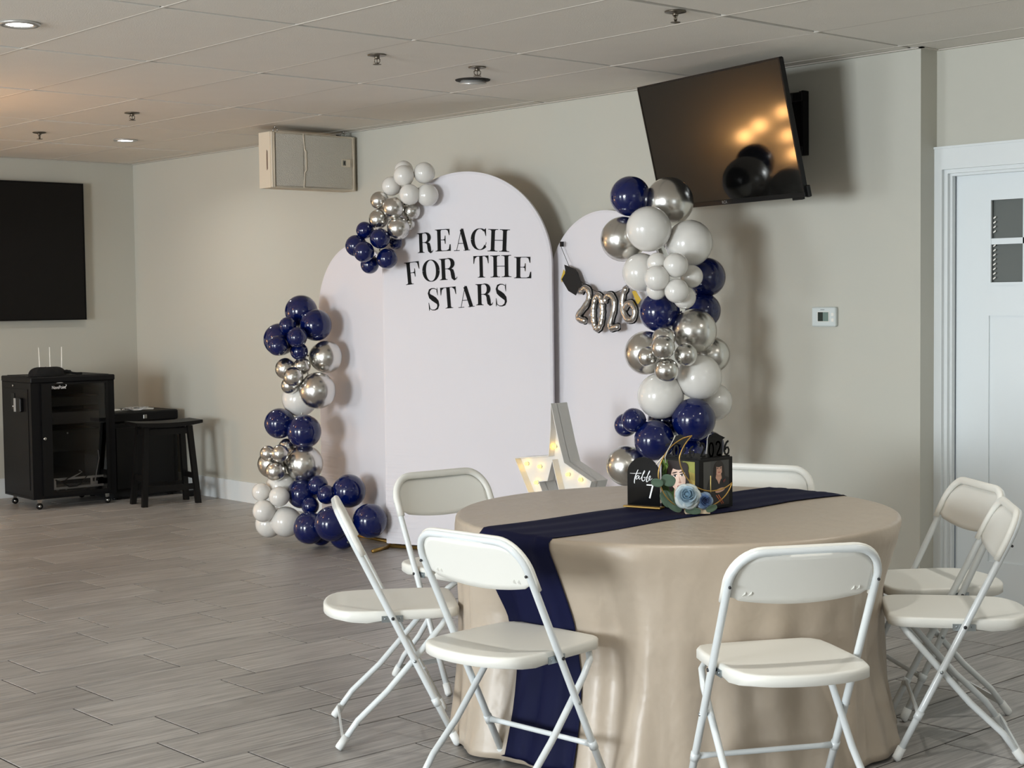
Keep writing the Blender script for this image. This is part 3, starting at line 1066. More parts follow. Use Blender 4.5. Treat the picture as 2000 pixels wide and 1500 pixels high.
def ribbon(pts, ws):
    """quads of a stroke with varying width"""
    vs, fs = [], []
    n = len(pts)
    for i in range(n):
        a = pts[max(0, i-1)]
        b = pts[min(n-1, i+1)]
        dx, dy = b[0]-a[0], b[1]-a[1]
        l = math.hypot(dx, dy) or 1
        nx, ny = -dy/l, dx/l
        w = ws[i]/2
        vs += [(pts[i][0]+nx*w, pts[i][1]+ny*w), (pts[i][0]-nx*w, pts[i][1]-ny*w)]
    for i in range(n-1):
        fs.append((2*i, 2*i+1, 2*i+3, 2*i+2))
    return vs, fs


def rect(x0, y0, x1, y1):
    return [(x0, y0), (x1, y0), (x1, y1), (x0, y1)], [(0, 1, 2, 3)]


def poly(*p):
    return list(p), [tuple(range(len(p)))]


def serif(cx, w, top):
    y0, y1 = (1-HL, 1) if top else (0, HL)
    s = -1 if top else 1
    yb = y1 if not top else y0
    h = w/2
    return [rect(cx-h, y0, cx+h, y1)]


def stem(cx, wst=ST, serw=.42, t=True, b=True):
    out = [rect(cx-wst/2, 0, cx+wst/2, 1)]
    br = .05
    if b:
        out += serif(cx, serw, False)
        out += [poly((cx-wst/2-br, HL), (cx-wst/2, HL), (cx-wst/2, HL+br)), poly((cx+wst/2, HL), (cx+wst/2+br, HL), (cx+wst/2, HL+br))]
    if t:
        out += serif(cx, serw, True)
        out += [poly((cx-wst/2-br, 1-HL), (cx-wst/2, 1-HL-br), (cx-wst/2, 1-HL)), poly((cx+wst/2, 1-HL), (cx+wst/2, 1-HL-br), (cx+wst/2+br, 1-HL))]
    return out


def bowl(cx, cy_, rx, ry, a0, a1, thick, n=22):
    """arc with thin ends and a thick middle towards +x / -x"""
    pts, ws = [], []
    for i in range(n+1):
        a = a0+(a1-a0)*i/n
        pts.append((cx+rx*math.cos(a), cy_+ry*math.sin(a)))
        ws.append(HL+(thick-HL)*abs(math.cos(a))**1.6)
    return ribbon(pts, ws)


def glyph(c):
    g = []
    if c == 'R':
        g += stem(.24, .2)
        g += [rect(.3, 1-HL, .5, 1), rect(.3, .50, .52, .50+HL)]
        g += [bowl(.48, .757, .27, .243, PI/2, -PI/2, .21)]
        p = [(.45, .52), (.60, .50), (.70, .42), (.735, .25), (.76, .09), (.83, .01), (.92, .03), (.97, .12)]
        g += [ribbon(p, [.03, .1, .18, .2, .19, .12, .035, .02])]
    elif c == 'E':
        g += stem(.26, .21, .46)
        g += [rect(.3, 1-HL, .9, 1), rect(.3, 0, .92, HL), rect(.3, .5, .62, .5+HL)]
        g += [poly((.9, 1), (.60, 1), (.80, .93), (.87, .72), (.9, .72)), poly((.95, 0), (.62, 0), (.84, .08), (.90, .30), (.95, .30)), poly((.62, .33), (.65, .33), (.65, .70), (.62, .70), (.60, .56), (.50, .515), (.60, .47))]
    elif c == 'A':
        g += [ribbon([(.16, 0.01), (.50, 1)], [HL*1.1, HL*1.2]), ribbon([(.50, .98), (.80, 0.01)], [.22, .22]), rect(.26, .32, .70, .32+HL)]
        g += [rect(0, 0, .36, HL), rect(.60, 0, 1, HL), poly((.44, .9), (.56, .9), (.515, 1.02), (.485, 1.02))]
    elif c == 'C':
        g += [bowl(.54, .5, .44, .5, PI/3.4, PI*1.0, .24), bowl(.54, .5, .44, .5, PI*1.0, PI*1.78, .24)]
        g += [poly((.9, 1), (.93, 1), (.93, .64), (.90, .64), (.84, .82), (.78, .92)), ribbon([(.83, .14), (.90, .22), (.93, .34)], [HL, HL, HL])]
    elif c == 'H':
        g += stem(.24, .165, .44)+stem(.76, .165, .44)+[rect(.3, .49, .7, .49+HL)]
    elif c == 'F':
        g += stem(.26, .21, .46)
        g += [rect(.3, 1-HL, .92, 1), rect(.3, .5, .62, .5+HL), poly((.92, 1), (.62, 1), (.82, .93), (.89, .66), (.92, .66)), poly((.62, .33), (.65, .33), (.65, .70), (.62, .70), (.60, .56), (.50, .515), (.60, .47))]
    elif c == 'O':
        g += [bowl(.5, .5, .40, .5, 0, PI, .22), bowl(.5, .5, .40, .5, PI, 2*PI, .22)]
    elif c == 'T':
        g += stem(.5, .21, .46, t=False)
        g += [rect(.03, 1-HL, .97, 1), poly((.03, 1), (.03, .64), (.06, .64), (.12, .88), (.30, 1)), poly((.97, 1), (.70, 1), (.88, .88), (.94, .64), (.97, .64))]
    elif c == 'S':
        p = [(.86, .80), (.80, .93), (.62, .985), (.42, .985), (.24, .92), (.17, .78), (.24, .65), (.44, .555), (.66, .455), (.82, .35), (.86, .22), (.78, .08), (.58, .015), (.38, .015), (.20, .08), (.12, .22)]
        g += [ribbon(p, [.03, .035, .035, .05, .11, .17, .22, .26, .26, .22, .17, .11, .05, .035, .035, .03])]
        g += [poly((.85, 1), (.885, 1), (.885, .66), (.855, .66), (.80, .84)), poly((.10, 0), (.135, 0), (.19, .14), (.135, .36), (.10, .36))]
    return g


vinyl_m = mat('black_vinyl', S(9, 9, 9), .7, spec=.2)
LET = [('R', .238, 1.741, .109, .115, 1.5), ('E', .356, 1.747, .108, .126, 1), ('A', .479, 1.747, .104, .125, 1), ('C', .591, 1.750, .103, .119, 0), ('H', .695, 1.736, .143, .126, -3),
       ('F', .153, 1.560, .110, .130, 5), ('O', .272, 1.575, .112, .123, 2), ('R', .380, 1.582, .121, .123, 2), ('T', .602, 1.591, .102, .124, 1), ('H', .709, 1.591, .137, .124, 0), ('E', .857, 1.583, .116, .120, -1),
       ('S', .300, 1.407, .082, .128, 4), ('T', .387, 1.418, .108, .122, 4), ('A', .500, 1.423, .104, .121, 4), ('R', .613, 1.434, .115, .121, 1), ('S', .736, 1.427, .082, .126, 0)]
for c, u, z, w, h, rot in LET:
    mb = MB()
    for k, (vs, fs) in enumerate(glyph(c)):
        mb.add([(x*w-w/2, -.0002*k, y*h-h/2) for x, y in vs], fs)
    o = mb.build('letter', vinyl_m, arch_main)
    o.location = (u+w/2, -.0148, z+h/2)
    o.rotation_euler = (0, R(-rot), 0)

# ================================================================ YEAR BANNER ON THE RIGHT ARCH
foil_m = mat('silver_foil', S(190, 186, 182), .16, .95, bump=.35, bscale=38)
ban = thing('year_banner', 'string banner of a black graduation cap and silver foil digits reading 2026', 'banner', (6.045, 6.0, 1.40))
yb = lambda y: y-6.0
zb = lambda z: z-1.40
def P3(y, z, dx=0):
    return (dx, yb(y), zb(z))
MB().tube([P3(6.315, 1.762, .01), P3(6.30, 1.75), P3(6.24, 1.645), P3(6.15, 1.56), P3(6.06, 1.515), P3(5.98, 1.485), P3(5.88, 1.495), P3(5.79, 1.525), P3(5.70, 1.57), P3(5.66, 1.62, .01)], .0016, seg=5).build('string', black_m, ban)
MB().box((-.008, yb(6.30)-.008, zb(1.755)), (.012, yb(6.30)+.004, zb(1.775)+.008)).build('clip', black_m, ban)
cap = [(6.275, 1.654), (6.19, 1.628), (6.172, 1.61), (6.132, 1.527), (6.165, 1.523), (6.187, 1.483), (6.245, 1.508), (6.298, 1.573), (6.27, 1.605), (6.267, 1.622)]
MB().prism([(yb(a), zb(b)) for a, b in cap][::-1], -.003, .001, None, fn=lambda u, v, d: (d, u, v)).build('cap_cutout', mat('black_card', S(22, 20, 19), .8), ban)
yel = mat('gold_card', S(205, 172, 60), .5)
MB().prism([(yb(a), zb(b)) for a, b in ((6.285, 1.628), (6.308, 1.575), (6.300, 1.556), (6.270, 1.612))], .0012, .003, None, fn=lambda u, v, d: (d, u, v)).build('tassel', yel, ban)
MB().prism([(yb(a), zb(b)) for a, b in ((5.757, 1.498), (5.733, 1.505), (5.692, 1.455), (5.712, 1.432), (5.722, 1.436))], -.004, -.002, None, fn=lambda u, v, d: (d, u, v)).build('tassel', yel, ban)
D2 = [(.06, .78), (.13, .93), (.34, 1.0), (.58, .95), (.70, .78), (.62, .58), (.40, .36), (.16, .10), (.40, .085), (.82, .10)]
D0 = [(.5+.32*math.cos(a), .5+.46*math.sin(a)) for a in [PI/2+2*PI*k/20 for k in range(20)]]
D6 = [(.80, .98), (.50, .88), (.25, .62), (.18, .35), (.28, .12), (.55, .04), (.80, .16), (.86, .36), (.72, .54), (.48, .54), (.28, .40)]
for pts, yc, zc, w, h, rot, cl in ((D2, 6.104, 1.425, .118, .195, 18, 0), (D0, 6.003, 1.39, .112, .20, 3, 1), (D2, 5.890, 1.388, .118, .20, -8, 0), (D6, 5.783, 1.425, .125, .19, -22, 0)):
    ca, sa = math.cos(R(rot)), math.sin(R(rot))
    def tr_(x, z, dx):
        a, b = (x-.5)*w, (z-.5)*h
        return (dx, -(a*ca+b*sa), -a*sa+b*ca)
    # foil tube, flattened towards the arch
    fine = []
    n = len(pts)
    for i in range(n if cl else n-1):
        for s_ in (0, .34, .67):
            a, b = pts[i], pts[(i+1) % n]
            fine.append((a[0]+(b[0]-a[0])*s_, a[1]+(b[1]-a[1])*s_))
    if not cl:
        fine.append(pts[-1])
    for _ in range(2):
        fine = [fine[i] if (not cl and i in (0, len(fine)-1)) else tuple((fine[i-1][k]+2*fine[i][k]+fine[(i+1) % len(fine)][k])/4 for k in (0, 1)) for i in range(len(fine))]
    rr = [.0185+.0015*math.sin(i*1.7) for i in range(len(fine))]
    if not cl:
        rr[0] = rr[-1] = .012
    o = MB().tube([tr_(x, z, -.012) for x, z in fine], rr, seg=12, closed=bool(cl), flat=(.7, 1), up=(1, 0, 0)).build('digit', foil_m, ban)
    o.location = (-.004, yb(yc), zb(zc))
    MB().tube([tr_(x, z, -.003) for x, z in fine], [q+.0050 for q in rr], seg=8, closed=bool(cl), flat=(.12, 1), up=(1, 0, 0)).build('digit_outline', black_m, o)

# ================================================================ MARQUEE STAR ON ITS STAND
star_m = mat('star_white_metal', S(226, 224, 220), .45, var=.02)
bulb_m = mat('warm_bulb', S(255, 225, 90), .3, emit=(1, .60, .05, 1), estr=7)
SX, SD = 5.47, .115
STAR = [(5.790, .931), (5.760, .830), (5.729, .726), (5.696, .633), (5.501, .552), (5.516, .515), (5.545, .455), (5.725, .455), (5.750, .520), (5.785, .633), (5.821, .530), (5.886, .520), (5.851, .455), (5.969, .455), (6.077, .633), (5.814, .663), (5.798, .794)]
star = thing('marquee_star', 'white marquee star sign lit by small yellow bulbs, behind the table', 'lighted sign', (SX, 5.79, .455))
loc = [(y-5.79, z-.455) for y, z in STAR]
n = len(loc)
F3 = lambda u, v, d: (d, u, v)
MB().prism(loc, .040, .045, None, fn=F3).build('back_panel', star_m, star)
mb = MB()
# outer wall with thickness
area2 = sum(loc[i][0]*loc[(i+1) % n][1]-loc[(i+1) % n][0]*loc[i][1] for i in range(n))
sg = 1 if area2 > 0 else -1
inn = []
for i in range(n):
    a, b, c = Vector(loc[i-1]), Vector(loc[i]), Vector(loc[(i+1) % n])
    d1, d2 = (b-a).normalized(), (c-b).normalized()
    n1, n2 = Vector((-d1.y, d1.x))*sg, Vector((-d2.y, d2.x))*sg
    m_ = (n1+n2)
    m_ = m_.normalized()/max(.45, math.sqrt(max(.02, (1+n1.dot(n2))/2)))
    inn.append(b+m_*.0045)
for i in range(n):
    j = (i+1) % n
    a, b, c, d = loc[i], loc[j], inn[j], inn[i]
    mb.add([(0, *a), (0, *b), (0, *c), (0, *d), (SD, *a), (SD, *b), (SD, *c), (SD, *d)], [(0, 1, 2, 3), (4, 5, 1, 0), (3, 2, 6, 7), (7, 6, 5, 4)])
mb.build('side_wall', star_m, star)
for y, z in [(5.796, 0.708), (6.01, 0.604), (5.91, 0.596), (5.937, 0.511), (5.699, 0.571), (5.608, 0.551), (5.804, 0.833)]:
    b = MB().sphere((.026, y-5.79, z-.455), .0105, seg=14, rings=8, sc=(1.25, 1, 1)).build('bulb', bulb_m, star)
    MB().lathe([(0, 0), (.009, 0), (.009, .012), (0, .012)], seg=12, M=Matrix.Rotation(R(-90), 3, 'Y')).build('socket', star_m, b).location = (.041, y-5.79, z-.455)
stand = thing('display_stand', 'plain white stand under the marquee star, hidden behind the table', 'stand', (SX+.06, 5.775, 0))
MB().box((-.10, -.22, 0), (.10, .17, .03), bev=.005).build('base', star_m, stand)
MB().box((-.045, -.20, .03), (.045, .15, .43)).build('body', star_m, stand)
MB().box((-.055, -.225, .43), (.055, .175, .4545), bev=.003).build('top', star_m, stand)

# ================================================================ BALLOONS, one object each
navy_m = mat('navy_latex', S(3, 18, 76), .14, coat=.7, coat_rough=.03, spec=.4)
wht_m = mat('white_latex', S(228, 225, 219), .22, coat=.7, coat_rough=.05, sss=.15)
chr_m = mat('chrome_latex', S(216, 214, 209), .24, metal=1, coat=.25)


def balloon_mesh(nm, m):
    pr = []
    for i in range(19):
        t = PI*i/18
        r, z = math.sin(t), math.cos(t)
        if z < 0:
            z = z*(1+.10*(-z)**3)
        pr.append((max(r, 0), z))
    pr[0] = (0, pr[0][1])
    pr[-1] = (.02, pr[-1][1])
    return MB().lathe(pr, seg=32).mesh(nm, m)


def knot_mesh(nm, m):
    return MB().lathe([(.03, -1.085), (.06, -1.11), (.055, -1.14), (.035, -1.15), (.09, -1.21), (.0, -1.2)], seg=12).mesh(nm, m)


BM = {k: (balloon_mesh('balloon', m), knot_mesh('knot', m)) for k, m in (('n', navy_m), ('w', wht_m), ('s', chr_m))}
BAL = '''
L1|n|5.516,8.087,1.408,0.1017|topmost navy balloon of the left floor garland
L2|n|5.520,7.937,1.322,0.0991|large navy balloon on the right of the left garland top cluster, over the blank arch
L3|n|5.370,8.112,1.236,0.1010|large navy balloon on the left of the left garland top cluster
L4|n|5.359,8.004,1.322,0.0531|small navy balloon between the topmost and the left big navy balloons
L5|n|5.360,7.908,1.251,0.0621|small navy balloon in the middle front of the left garland top cluster
L6|n|5.279,7.998,1.202,0.0622|small navy balloon low in front of the left big navy balloon
L7|n|5.414,7.968,1.164,0.0548|small dark navy balloon just above the upper silver cluster
L8|s|5.561,7.892,1.126,0.1007|large silver balloon right below the navy top cluster of the left garland
L9|s|5.358,8.033,1.058,0.0659|medium silver balloon at the left of the upper silver cluster, behind a smaller one
L10|s|5.415,7.940,1.074,0.0532|small silver balloon at the top of the upper silver cluster
L11|s|5.325,7.903,1.013,0.0604|small silver balloon in front of the upper silver cluster
L12|s|5.349,7.980,0.957,0.0531|small silver balloon peeking out below the upper silver cluster
L13|s|5.457,7.843,0.925,0.1122|largest silver balloon of the upper silver cluster, over the arch edge
L14|w|5.452,8.028,0.868,0.1106|white balloon between the upper silver cluster and the two navy balloons
L15|n|5.319,8.054,0.723,0.0942|left navy balloon of the pair in the middle of the left garland
L16|n|5.387,7.890,0.677,0.1044|right navy balloon of the pair in the middle of the left garland
L17|s|5.345,8.015,0.575,0.0565|silver balloon tucked under the navy pair in the left garland
L18|s|5.187,7.988,0.552,0.0480|smallest silver balloon at the left of the lower silver cluster
L19|s|5.221,7.906,0.554,0.0540|small silver balloon in front of the lower silver cluster
L20|s|5.386,7.891,0.481,0.1139|largest silver balloon of the lower silver cluster
L21|s|5.270,8.074,0.476,0.0879|silver balloon at the left rear of the lower silver cluster
L22|s|5.216,7.953,0.445,0.0620|small silver balloon at the bottom of the lower silver cluster, above the whites
L23|w|5.284,8.004,0.342,0.0907|largest white balloon at the top of the floor white cluster
L24|w|5.140,7.998,0.321,0.0557|small white balloon at the upper left of the floor white cluster
L25|w|5.196,7.889,0.297,0.0616|small white balloon in the middle front of the floor white cluster
L26|w|5.140,7.974,0.208,0.0680|white balloon at the left side of the floor white cluster
L27|w|5.259,7.917,0.136,0.0931|large white balloon at the lower right of the floor white cluster
L28|w|5.236,8.068,0.111,0.0847|white balloon touching the floor, lowest of the white cluster
L29|n|5.347,7.871,0.303,0.0902|navy balloon beside the whites, upper left of the floor navy cluster
L30|n|5.391,7.761,0.358,0.0618|small navy balloon at the top middle of the floor navy cluster
L31|n|5.388,7.667,0.310,0.0583|small navy balloon behind the back of the side-on chair, middle of the floor cluster
L32|n|5.330,7.757,0.240,0.0539|smallest navy balloon at the centre of the floor navy cluster
L33|n|5.505,7.600,0.327,0.1015|large navy balloon at the upper right of the floor navy cluster
L34|n|5.490,7.374,0.171,0.1027|large navy balloon farthest right, against the edge of the tall arch
L35|n|5.287,7.477,0.164,0.1036|large navy balloon in front, partly behind the chair back edge
L36|n|5.263,7.674,0.122,0.0975|navy balloon at the lower left of the floor navy cluster
L37|n|5.369,7.706,0.068,0.0677|navy balloon peeking out low on the floor between two bigger ones
L38|n|5.382,7.498,0.082,0.0818|navy balloon on the floor hidden behind the side-on chair
R1|n|5.505,5.254,1.956,0.0978|navy balloon at the top left of the right column, below the television corner
R2|s|5.645,5.126,1.928,0.1189|large silver balloon at the top of the right column, in front of the television
R3|w|5.454,5.085,1.790,0.1080|big white balloon below the top silver one, upper left of the column
R4|s|5.484,5.285,1.750,0.1093|silver balloon standing out at the upper left of the right column
R5|w|5.634,4.987,1.722,0.1112|big white balloon at the upper right of the column
R6|w|5.493,5.170,1.586,0.0935|white balloon at the left, behind the small white flower cluster
R7|w|5.441,5.018,1.626,0.0506|small white balloon at the top left of the white flower cluster
R8|w|5.445,4.906,1.614,0.0584|small white balloon at the top of the white flower cluster, in front
R9|w|5.377,4.963,1.555,0.0596|small white balloon at the left front of the white flower cluster
R10|w|5.573,4.922,1.562,0.0544|small white balloon at the right of the white flower cluster
R11|w|5.442,4.899,1.495,0.0572|small white balloon at the lower front of the white flower cluster
R12|w|5.432,5.018,1.501,0.0482|small white balloon at the lower left, half behind the flower cluster
R13|w|5.530,4.929,1.463,0.0543|small white balloon lowest of the white flower cluster
R14|n|5.799,5.028,1.561,0.0960|navy balloon at the right beside the white flower cluster
R15|n|5.546,5.109,1.396,0.0960|large navy balloon below the white flower cluster, left side
R16|n|5.781,5.033,1.398,0.0873|navy balloon at the right, behind the middle silver balloon
R17|s|5.632,4.958,1.303,0.1075|large silver balloon at the right middle of the column
R18|s|5.492,5.143,1.200,0.1058|large silver balloon at the left middle, behind the small silver cluster
R19|s|5.447,4.988,1.272,0.0555|small silver balloon at the top of the small silver cluster, half hidden
R20|s|5.369,4.920,1.232,0.0559|small silver balloon in the centre front of the small silver cluster
R21|s|5.372,5.021,1.187,0.0481|small silver balloon at the left of the small silver cluster
R22|s|5.491,4.888,1.195,0.0540|small silver balloon at the right of the small silver cluster
R23|s|5.406,4.933,1.125,0.0574|small silver balloon at the bottom of the small silver cluster
R24|s|5.804,4.996,1.183,0.0873|silver balloon at the far right edge, above the rear white one
R25|w|5.624,4.922,1.083,0.1085|big white balloon at the right below the silver cluster
R26|w|5.498,5.057,0.996,0.1112|big white balloon at the left below the silver cluster
R27|w|5.777,4.964,0.956,0.0919|white balloon at the lower right rear of the column
R28|n|5.580,4.920,0.883,0.1045|large navy balloon directly below the two big whites
R29|n|5.392,5.135,0.882,0.0586|small navy balloon at the lower left of the column, in front
R30|n|5.430,5.223,0.852,0.0569|small navy balloon at the lower left of the column, farthest out
R31|n|5.452,5.056,0.786,0.0975|large navy balloon just behind the table sign
R32|n|5.636,5.151,0.863,0.0900|navy balloon in shadow between the low white and the large navy ones
R34|s|5.398,5.189,0.659,0.0984|silver balloon lowest of the column, left of the table sign
R35|n|5.756,4.978,0.740,0.0771|navy balloon at the lower right, behind the black cap topper
R36|n|5.616,4.986,0.705,0.0885|navy balloon behind the photo box on the table
T1|w|5.605,7.148,2.218,0.0547|white balloon at the very top of the small garland, half hidden behind another
T2|w|5.553,7.082,2.179,0.0600|white balloon at the top left front of the small garland
T3|w|5.652,7.017,2.195,0.0616|white balloon at the top right of the small garland
T4|w|5.566,7.218,2.128,0.0563|white balloon at the left of the white cluster on the small garland
T5|w|5.566,7.048,2.070,0.0600|white balloon at the lower front of the white cluster on the small garland
T6|w|5.657,6.998,2.067,0.0645|white balloon farthest right of the small garland, on the arch face
T7|s|5.511,7.261,2.045,0.0534|silver balloon at the upper left of the small garland
T8|s|5.520,7.142,1.998,0.0632|silver balloon in the centre front of the small garland
T9|s|5.490,7.246,1.937,0.0562|silver balloon at the left middle of the small garland, above the navy ones
T10|s|5.625,7.106,1.981,0.0517|silver balloon at the right below the white ones on the small garland
T11|s|5.544,7.129,1.881,0.0662|largest silver balloon of the small garland, lowest of its silver ones
T12|s|5.628,7.136,1.906,0.0356|smallest silver balloon of the small garland, mostly hidden against the arch
T13|n|5.446,7.321,1.875,0.0505|navy balloon at the top of the navy cluster on the small garland
T14|n|5.455,7.188,1.823,0.0588|navy balloon in the upper front of the navy cluster on the small garland
T15|n|5.398,7.344,1.786,0.0623|navy balloon farthest left of the small garland
T16|n|5.377,7.239,1.747,0.0602|navy balloon at the left front of the navy cluster on the small garland
T17|n|5.499,7.181,1.708,0.0605|navy balloon at the right of the navy cluster, over the arch edge
T18|n|5.465,7.303,1.676,0.0535|lowest navy balloon of the small garland
T19|n|5.589,7.214,1.802,0.0387|small navy balloon peeking out under the silver one against the arch
'''
ctr = {'L': [], 'R': [], 'T': []}
rows = []
for ln in BAL.strip().splitlines():
    f = ln.split('|')
    x, y, z, r = (float(q) for q in f[2].split(','))
    rows.append((f[0], f[1], Vector((x, y, z)), r, f[3]))
    ctr[f[0][0]].append((Vector((x, y, z)), r))
GRP = {'L': 'balloons of the left floor garland', 'R': 'balloons of the right column', 'T': 'balloons of the small garland on the tall arch'}


def axis_at(g, p):
    """centre line of a garland near p"""
    sw, acc = 0, Vector((0, 0, 0))
    for q, r in ctr[g]:
        w = r**2*math.exp(-((q.z-p.z)/.16)**2-((q-p).length/.5)**2)
        acc += q*w
        sw += w
    return acc/sw


for bid, c, p, r, lab in rows:
    o = bpy.data.objects.new('balloon', BM[c][0])
    COL.objects.link(o)
    o.location = p
    d = axis_at(bid[0], p)+Vector((.05, .03, 0))-p
    if d.length < .02:
        d = Vector((1, .2, 0))
    o.rotation_euler = (-d).to_track_quat('Z', 'Y').to_euler()
    o.scale = (r, r, r*.985)
    tag(o, lab, 'balloon', GRP[bid[0]])
    k = bpy.data.objects.new('knot', BM[c][1])
    COL.objects.link(k)
    k.parent = o
# what the balloons are tied to
line_m = mat('clear_line', S(190, 188, 180), .4)
for g, lab in (('L', 'thin garland strip threaded through the left floor balloons'), ('T', 'thin garland strip threaded through the small balloon cluster on the tall arch')):
    zs = sorted(ctr[g], key=lambda q: q[0].z)
    lo_, hi_ = zs[0][0].z, zs[-1][0].z
    pts = [axis_at(g, Vector((axis_at(g, sum((q for q, r in zs), Vector())/len(zs)).x, sum(q.y for q, r in zs)/len(zs), lo_+(hi_-lo_)*k/14)))+Vector((.03, .0, 0)) for k in range(15)]
    o = MB().tube(pts, .004, seg=6).build('garland_strip', line_m)
    tag(o, lab, 'strip')
bs = thing('balloon_stand', 'slim grey pole stand behind the right balloon column', 'stand', (5.915, 5.13, 0))
MB().lathe([(0, 0), (.17, 0), (.17, .012), (.03, .03), (0, .03)], seg=32).build('base', steel_m, bs)
MB().tube([(0, 0, .02), (0, 0, .9), (0, 0, 1.7)], .010, seg=10).build('pole', steel_m, bs)

# ================================================================ ROUND TABLE, CLOTH AND RUNNER
TX, TY, TR, TZ = 3.935, 3.556, .744, .735
tb = thing('banquet_table', 'round folding banquet table hidden under the beige cloth', 'table', (TX, TY, 0))
MB().lathe([(0, TZ-.035), (TR-.016, TZ-.035), (TR-.012, TZ-.03), (TR-.012, TZ-.008), (TR-.02, TZ), (0, TZ)], seg=72).build('tabletop', white_m, tb)
leg_m = mat('grey_leg_steel', S(170, 172, 172), .4, .4)
for sx in (-1, 1):
    for sy_ in (-1, 1):
        x, y = sx*.50, sy_*.29
        l = MB().tube([(x*1.24 if sx < 0 else x, y*.2 if sx < 0 else y, .03), (x, y, .35), (x*.95, y, TZ-.036)], .0135, seg=10).build('leg', leg_m, tb)
        q = (x*1.24 if sx < 0 else x, y*.2 if sx < 0 else y)
        MB().lathe([(0, 0), (.02, 0), (.022, .006), (.019, .034), (0, .034)], c=(q[0], q[1], 0), seg=14).build('foot_cap', white_m, l)

CHAIRS = [   # x, y, heading, label
    (3.189, 4.190, -2.155, 'white folding chair seen side-on at the left end of the table'),
    (3.050, 3.432, -1.501, 'white folding chair seen from behind, nearest the hanging navy runner'),
    (3.454, 2.713, -.499, 'white folding chair at the front, back turned, before the beige cloth'),
    (3.862, 4.593, -3.226, 'white folding chair behind the left end of the table, front of its backrest showing'),
    (4.415, 2.770, .678, 'nearer white folding chair of the two at the right end of the table'),
    (4.815, 3.106, .976, 'farther white folding chair of the two at the right end, beside the door'),
    (4.734, 3.898, 1.919, 'white folding chair behind the table, only its backrest rim showing beside the photo box')]
CTOP = TZ+.004
press = []
for x, y, th, _ in CHAIRS:
    d = math.hypot(x-TX, y-TY)
    fx, fy = x-math.sin(th)*.232, y+math.cos(th)*.232
    press.append((math.atan2(fy-TY, fx-TX), math.hypot(fx-TX, fy-TY)-.012))


def fold(a):
    f = .55*math.sin(9*a+.6)+.50*math.sin(15*a+2.1+.8*math.sin(2*a))+.30*math.sin(5*a+1.0)+.26*math.sin(26*a+.4+1.2*math.sin(3*a))
    return f+.35*abs(math.sin(11*a+.9*math.sin(4*a)))


def cloth_pt(a, s, off=0):
    """a angle, s arc length from the centre; the cloth drops at the rim"""
    Rr, rc = TR+.003, .014
    s1 = Rr-rc
    z_top = CTOP
    if s <= s1:
        r, z = s, z_top
        nr, nz = 0, 1
    elif s <= s1+rc*PI/2:
        q = (s-s1)/rc
        r, z = s1+rc*math.sin(q), z_top-rc+rc*math.cos(q)
        nr, nz = math.sin(q), math.cos(q)
    else:
        d = s-s1-rc*PI/2
        h = d/(CTOP-rc)
        z = z_top-rc-d*.997
        r = Rr+.006*h+.036*h**1.5+fold(a)*.040*(h**.65)*(1-.1*h)
        for pa, pr in press:
            da = abs((a-pa+PI) % (2*PI)-PI)*Rr
            wd = max(0, 1-(max(0, da-.17)/.22)**2) if da < .39 else 0
            if wd > 0:
                lim = pr+.012*math.sin(a*31)*h
                zz = z
                k = 1-max(0, (zz-.46)/.24)**1.3 if zz > .46 else (1-.55*max(0, (.30-zz)/.30))
                k = max(0, min(1, k))
                if r > lim:
                    r = r+(lim-r)*wd*k
        nr, nz = 1, 0
    return Vector((TX+(r+off*nr)*math.cos(a), TY+(r+off*nr)*math.sin(a), z+off*nz))


satin_m = mat('beige_satin', S(176, 162, 145), .38, sheen=.05, spec=.5, bump=1.0, bscale=9)
for nd in satin_m.node_tree.nodes:
    if nd.type == 'BUMP':
        nd.inputs['Distance'].default_value = .007
mb = MB()
S_END = TR+.003-.014+.014*PI/2+(CTOP-.014-.012)/.997
sv = [.0, .2, .4, .55, .66]+[TR-.06, TR-.03]+[TR-.011+.022*k/5 for k in range(6)]+[TR+.011+(S_END-TR-.011)*(k/34) for k in range(1, 35)]
NA = 420
mb.grid(NA, len(sv), lambda u, v: cloth_pt(2*PI*u, sv[int(round(v*(len(sv)-1)))]+(0 if v < .8 else .0)), closed_u=True)
cl = mb.build('tablecloth', satin_m)
tag(cl, 'beige satin cloth draped over the round table down to the floor', 'tablecloth')
sub_ = cl.modifiers.new('solid', 'SOLIDIFY')
sub_.thickness = .0012
sub_.offset = -1

run_m = mat('navy_chiffon', S(10, 14, 48), .7, spec=.15, var=.15, vscale=9)


def runner_pt(u, v):
    # u: along, v: across (0 near edge, 1 far edge)
    L0, L1 = -(S_END+.035), S_END-.25
    s = L0+(L1-L0)*u
    hang = max(0, (-s-TR)/.74)
    hang2 = max(0, (s-TR)/.74)
    y = -.157+.318*v
    y += -.04*max(0, (s-.45)/.3)*(1-v)*.6 if s > .45 else 0
    narrow = 1-.10*hang
    yy = y*narrow-.095*hang**.8*.8-.01*math.sin(9*s)
    wr = .004*math.sin(v*9+s*7)+.003*math.sin(v*23+s*3)
    # distance from the centre along the cloth, keeping the strip straight on top
    half = math.sqrt(max(.01, TR**2-yy**2))
    if abs(s) <= half:
        p = Vector((TX+s, TY+yy, CTOP+.003+.0015*math.sin(v*17+s*4)))
        rr = math.hypot(s, yy)
        if rr > TR-.012:
            a = math.atan2(yy, s)
            p = cloth_pt(a, rr, .0035)
        return p
    a = math.atan2(yy, math.copysign(half, s))
    p = cloth_pt(a, TR+(abs(s)-half), .006+max(0, wr))
    if p.z < .03:
        p.z = .03
    return p


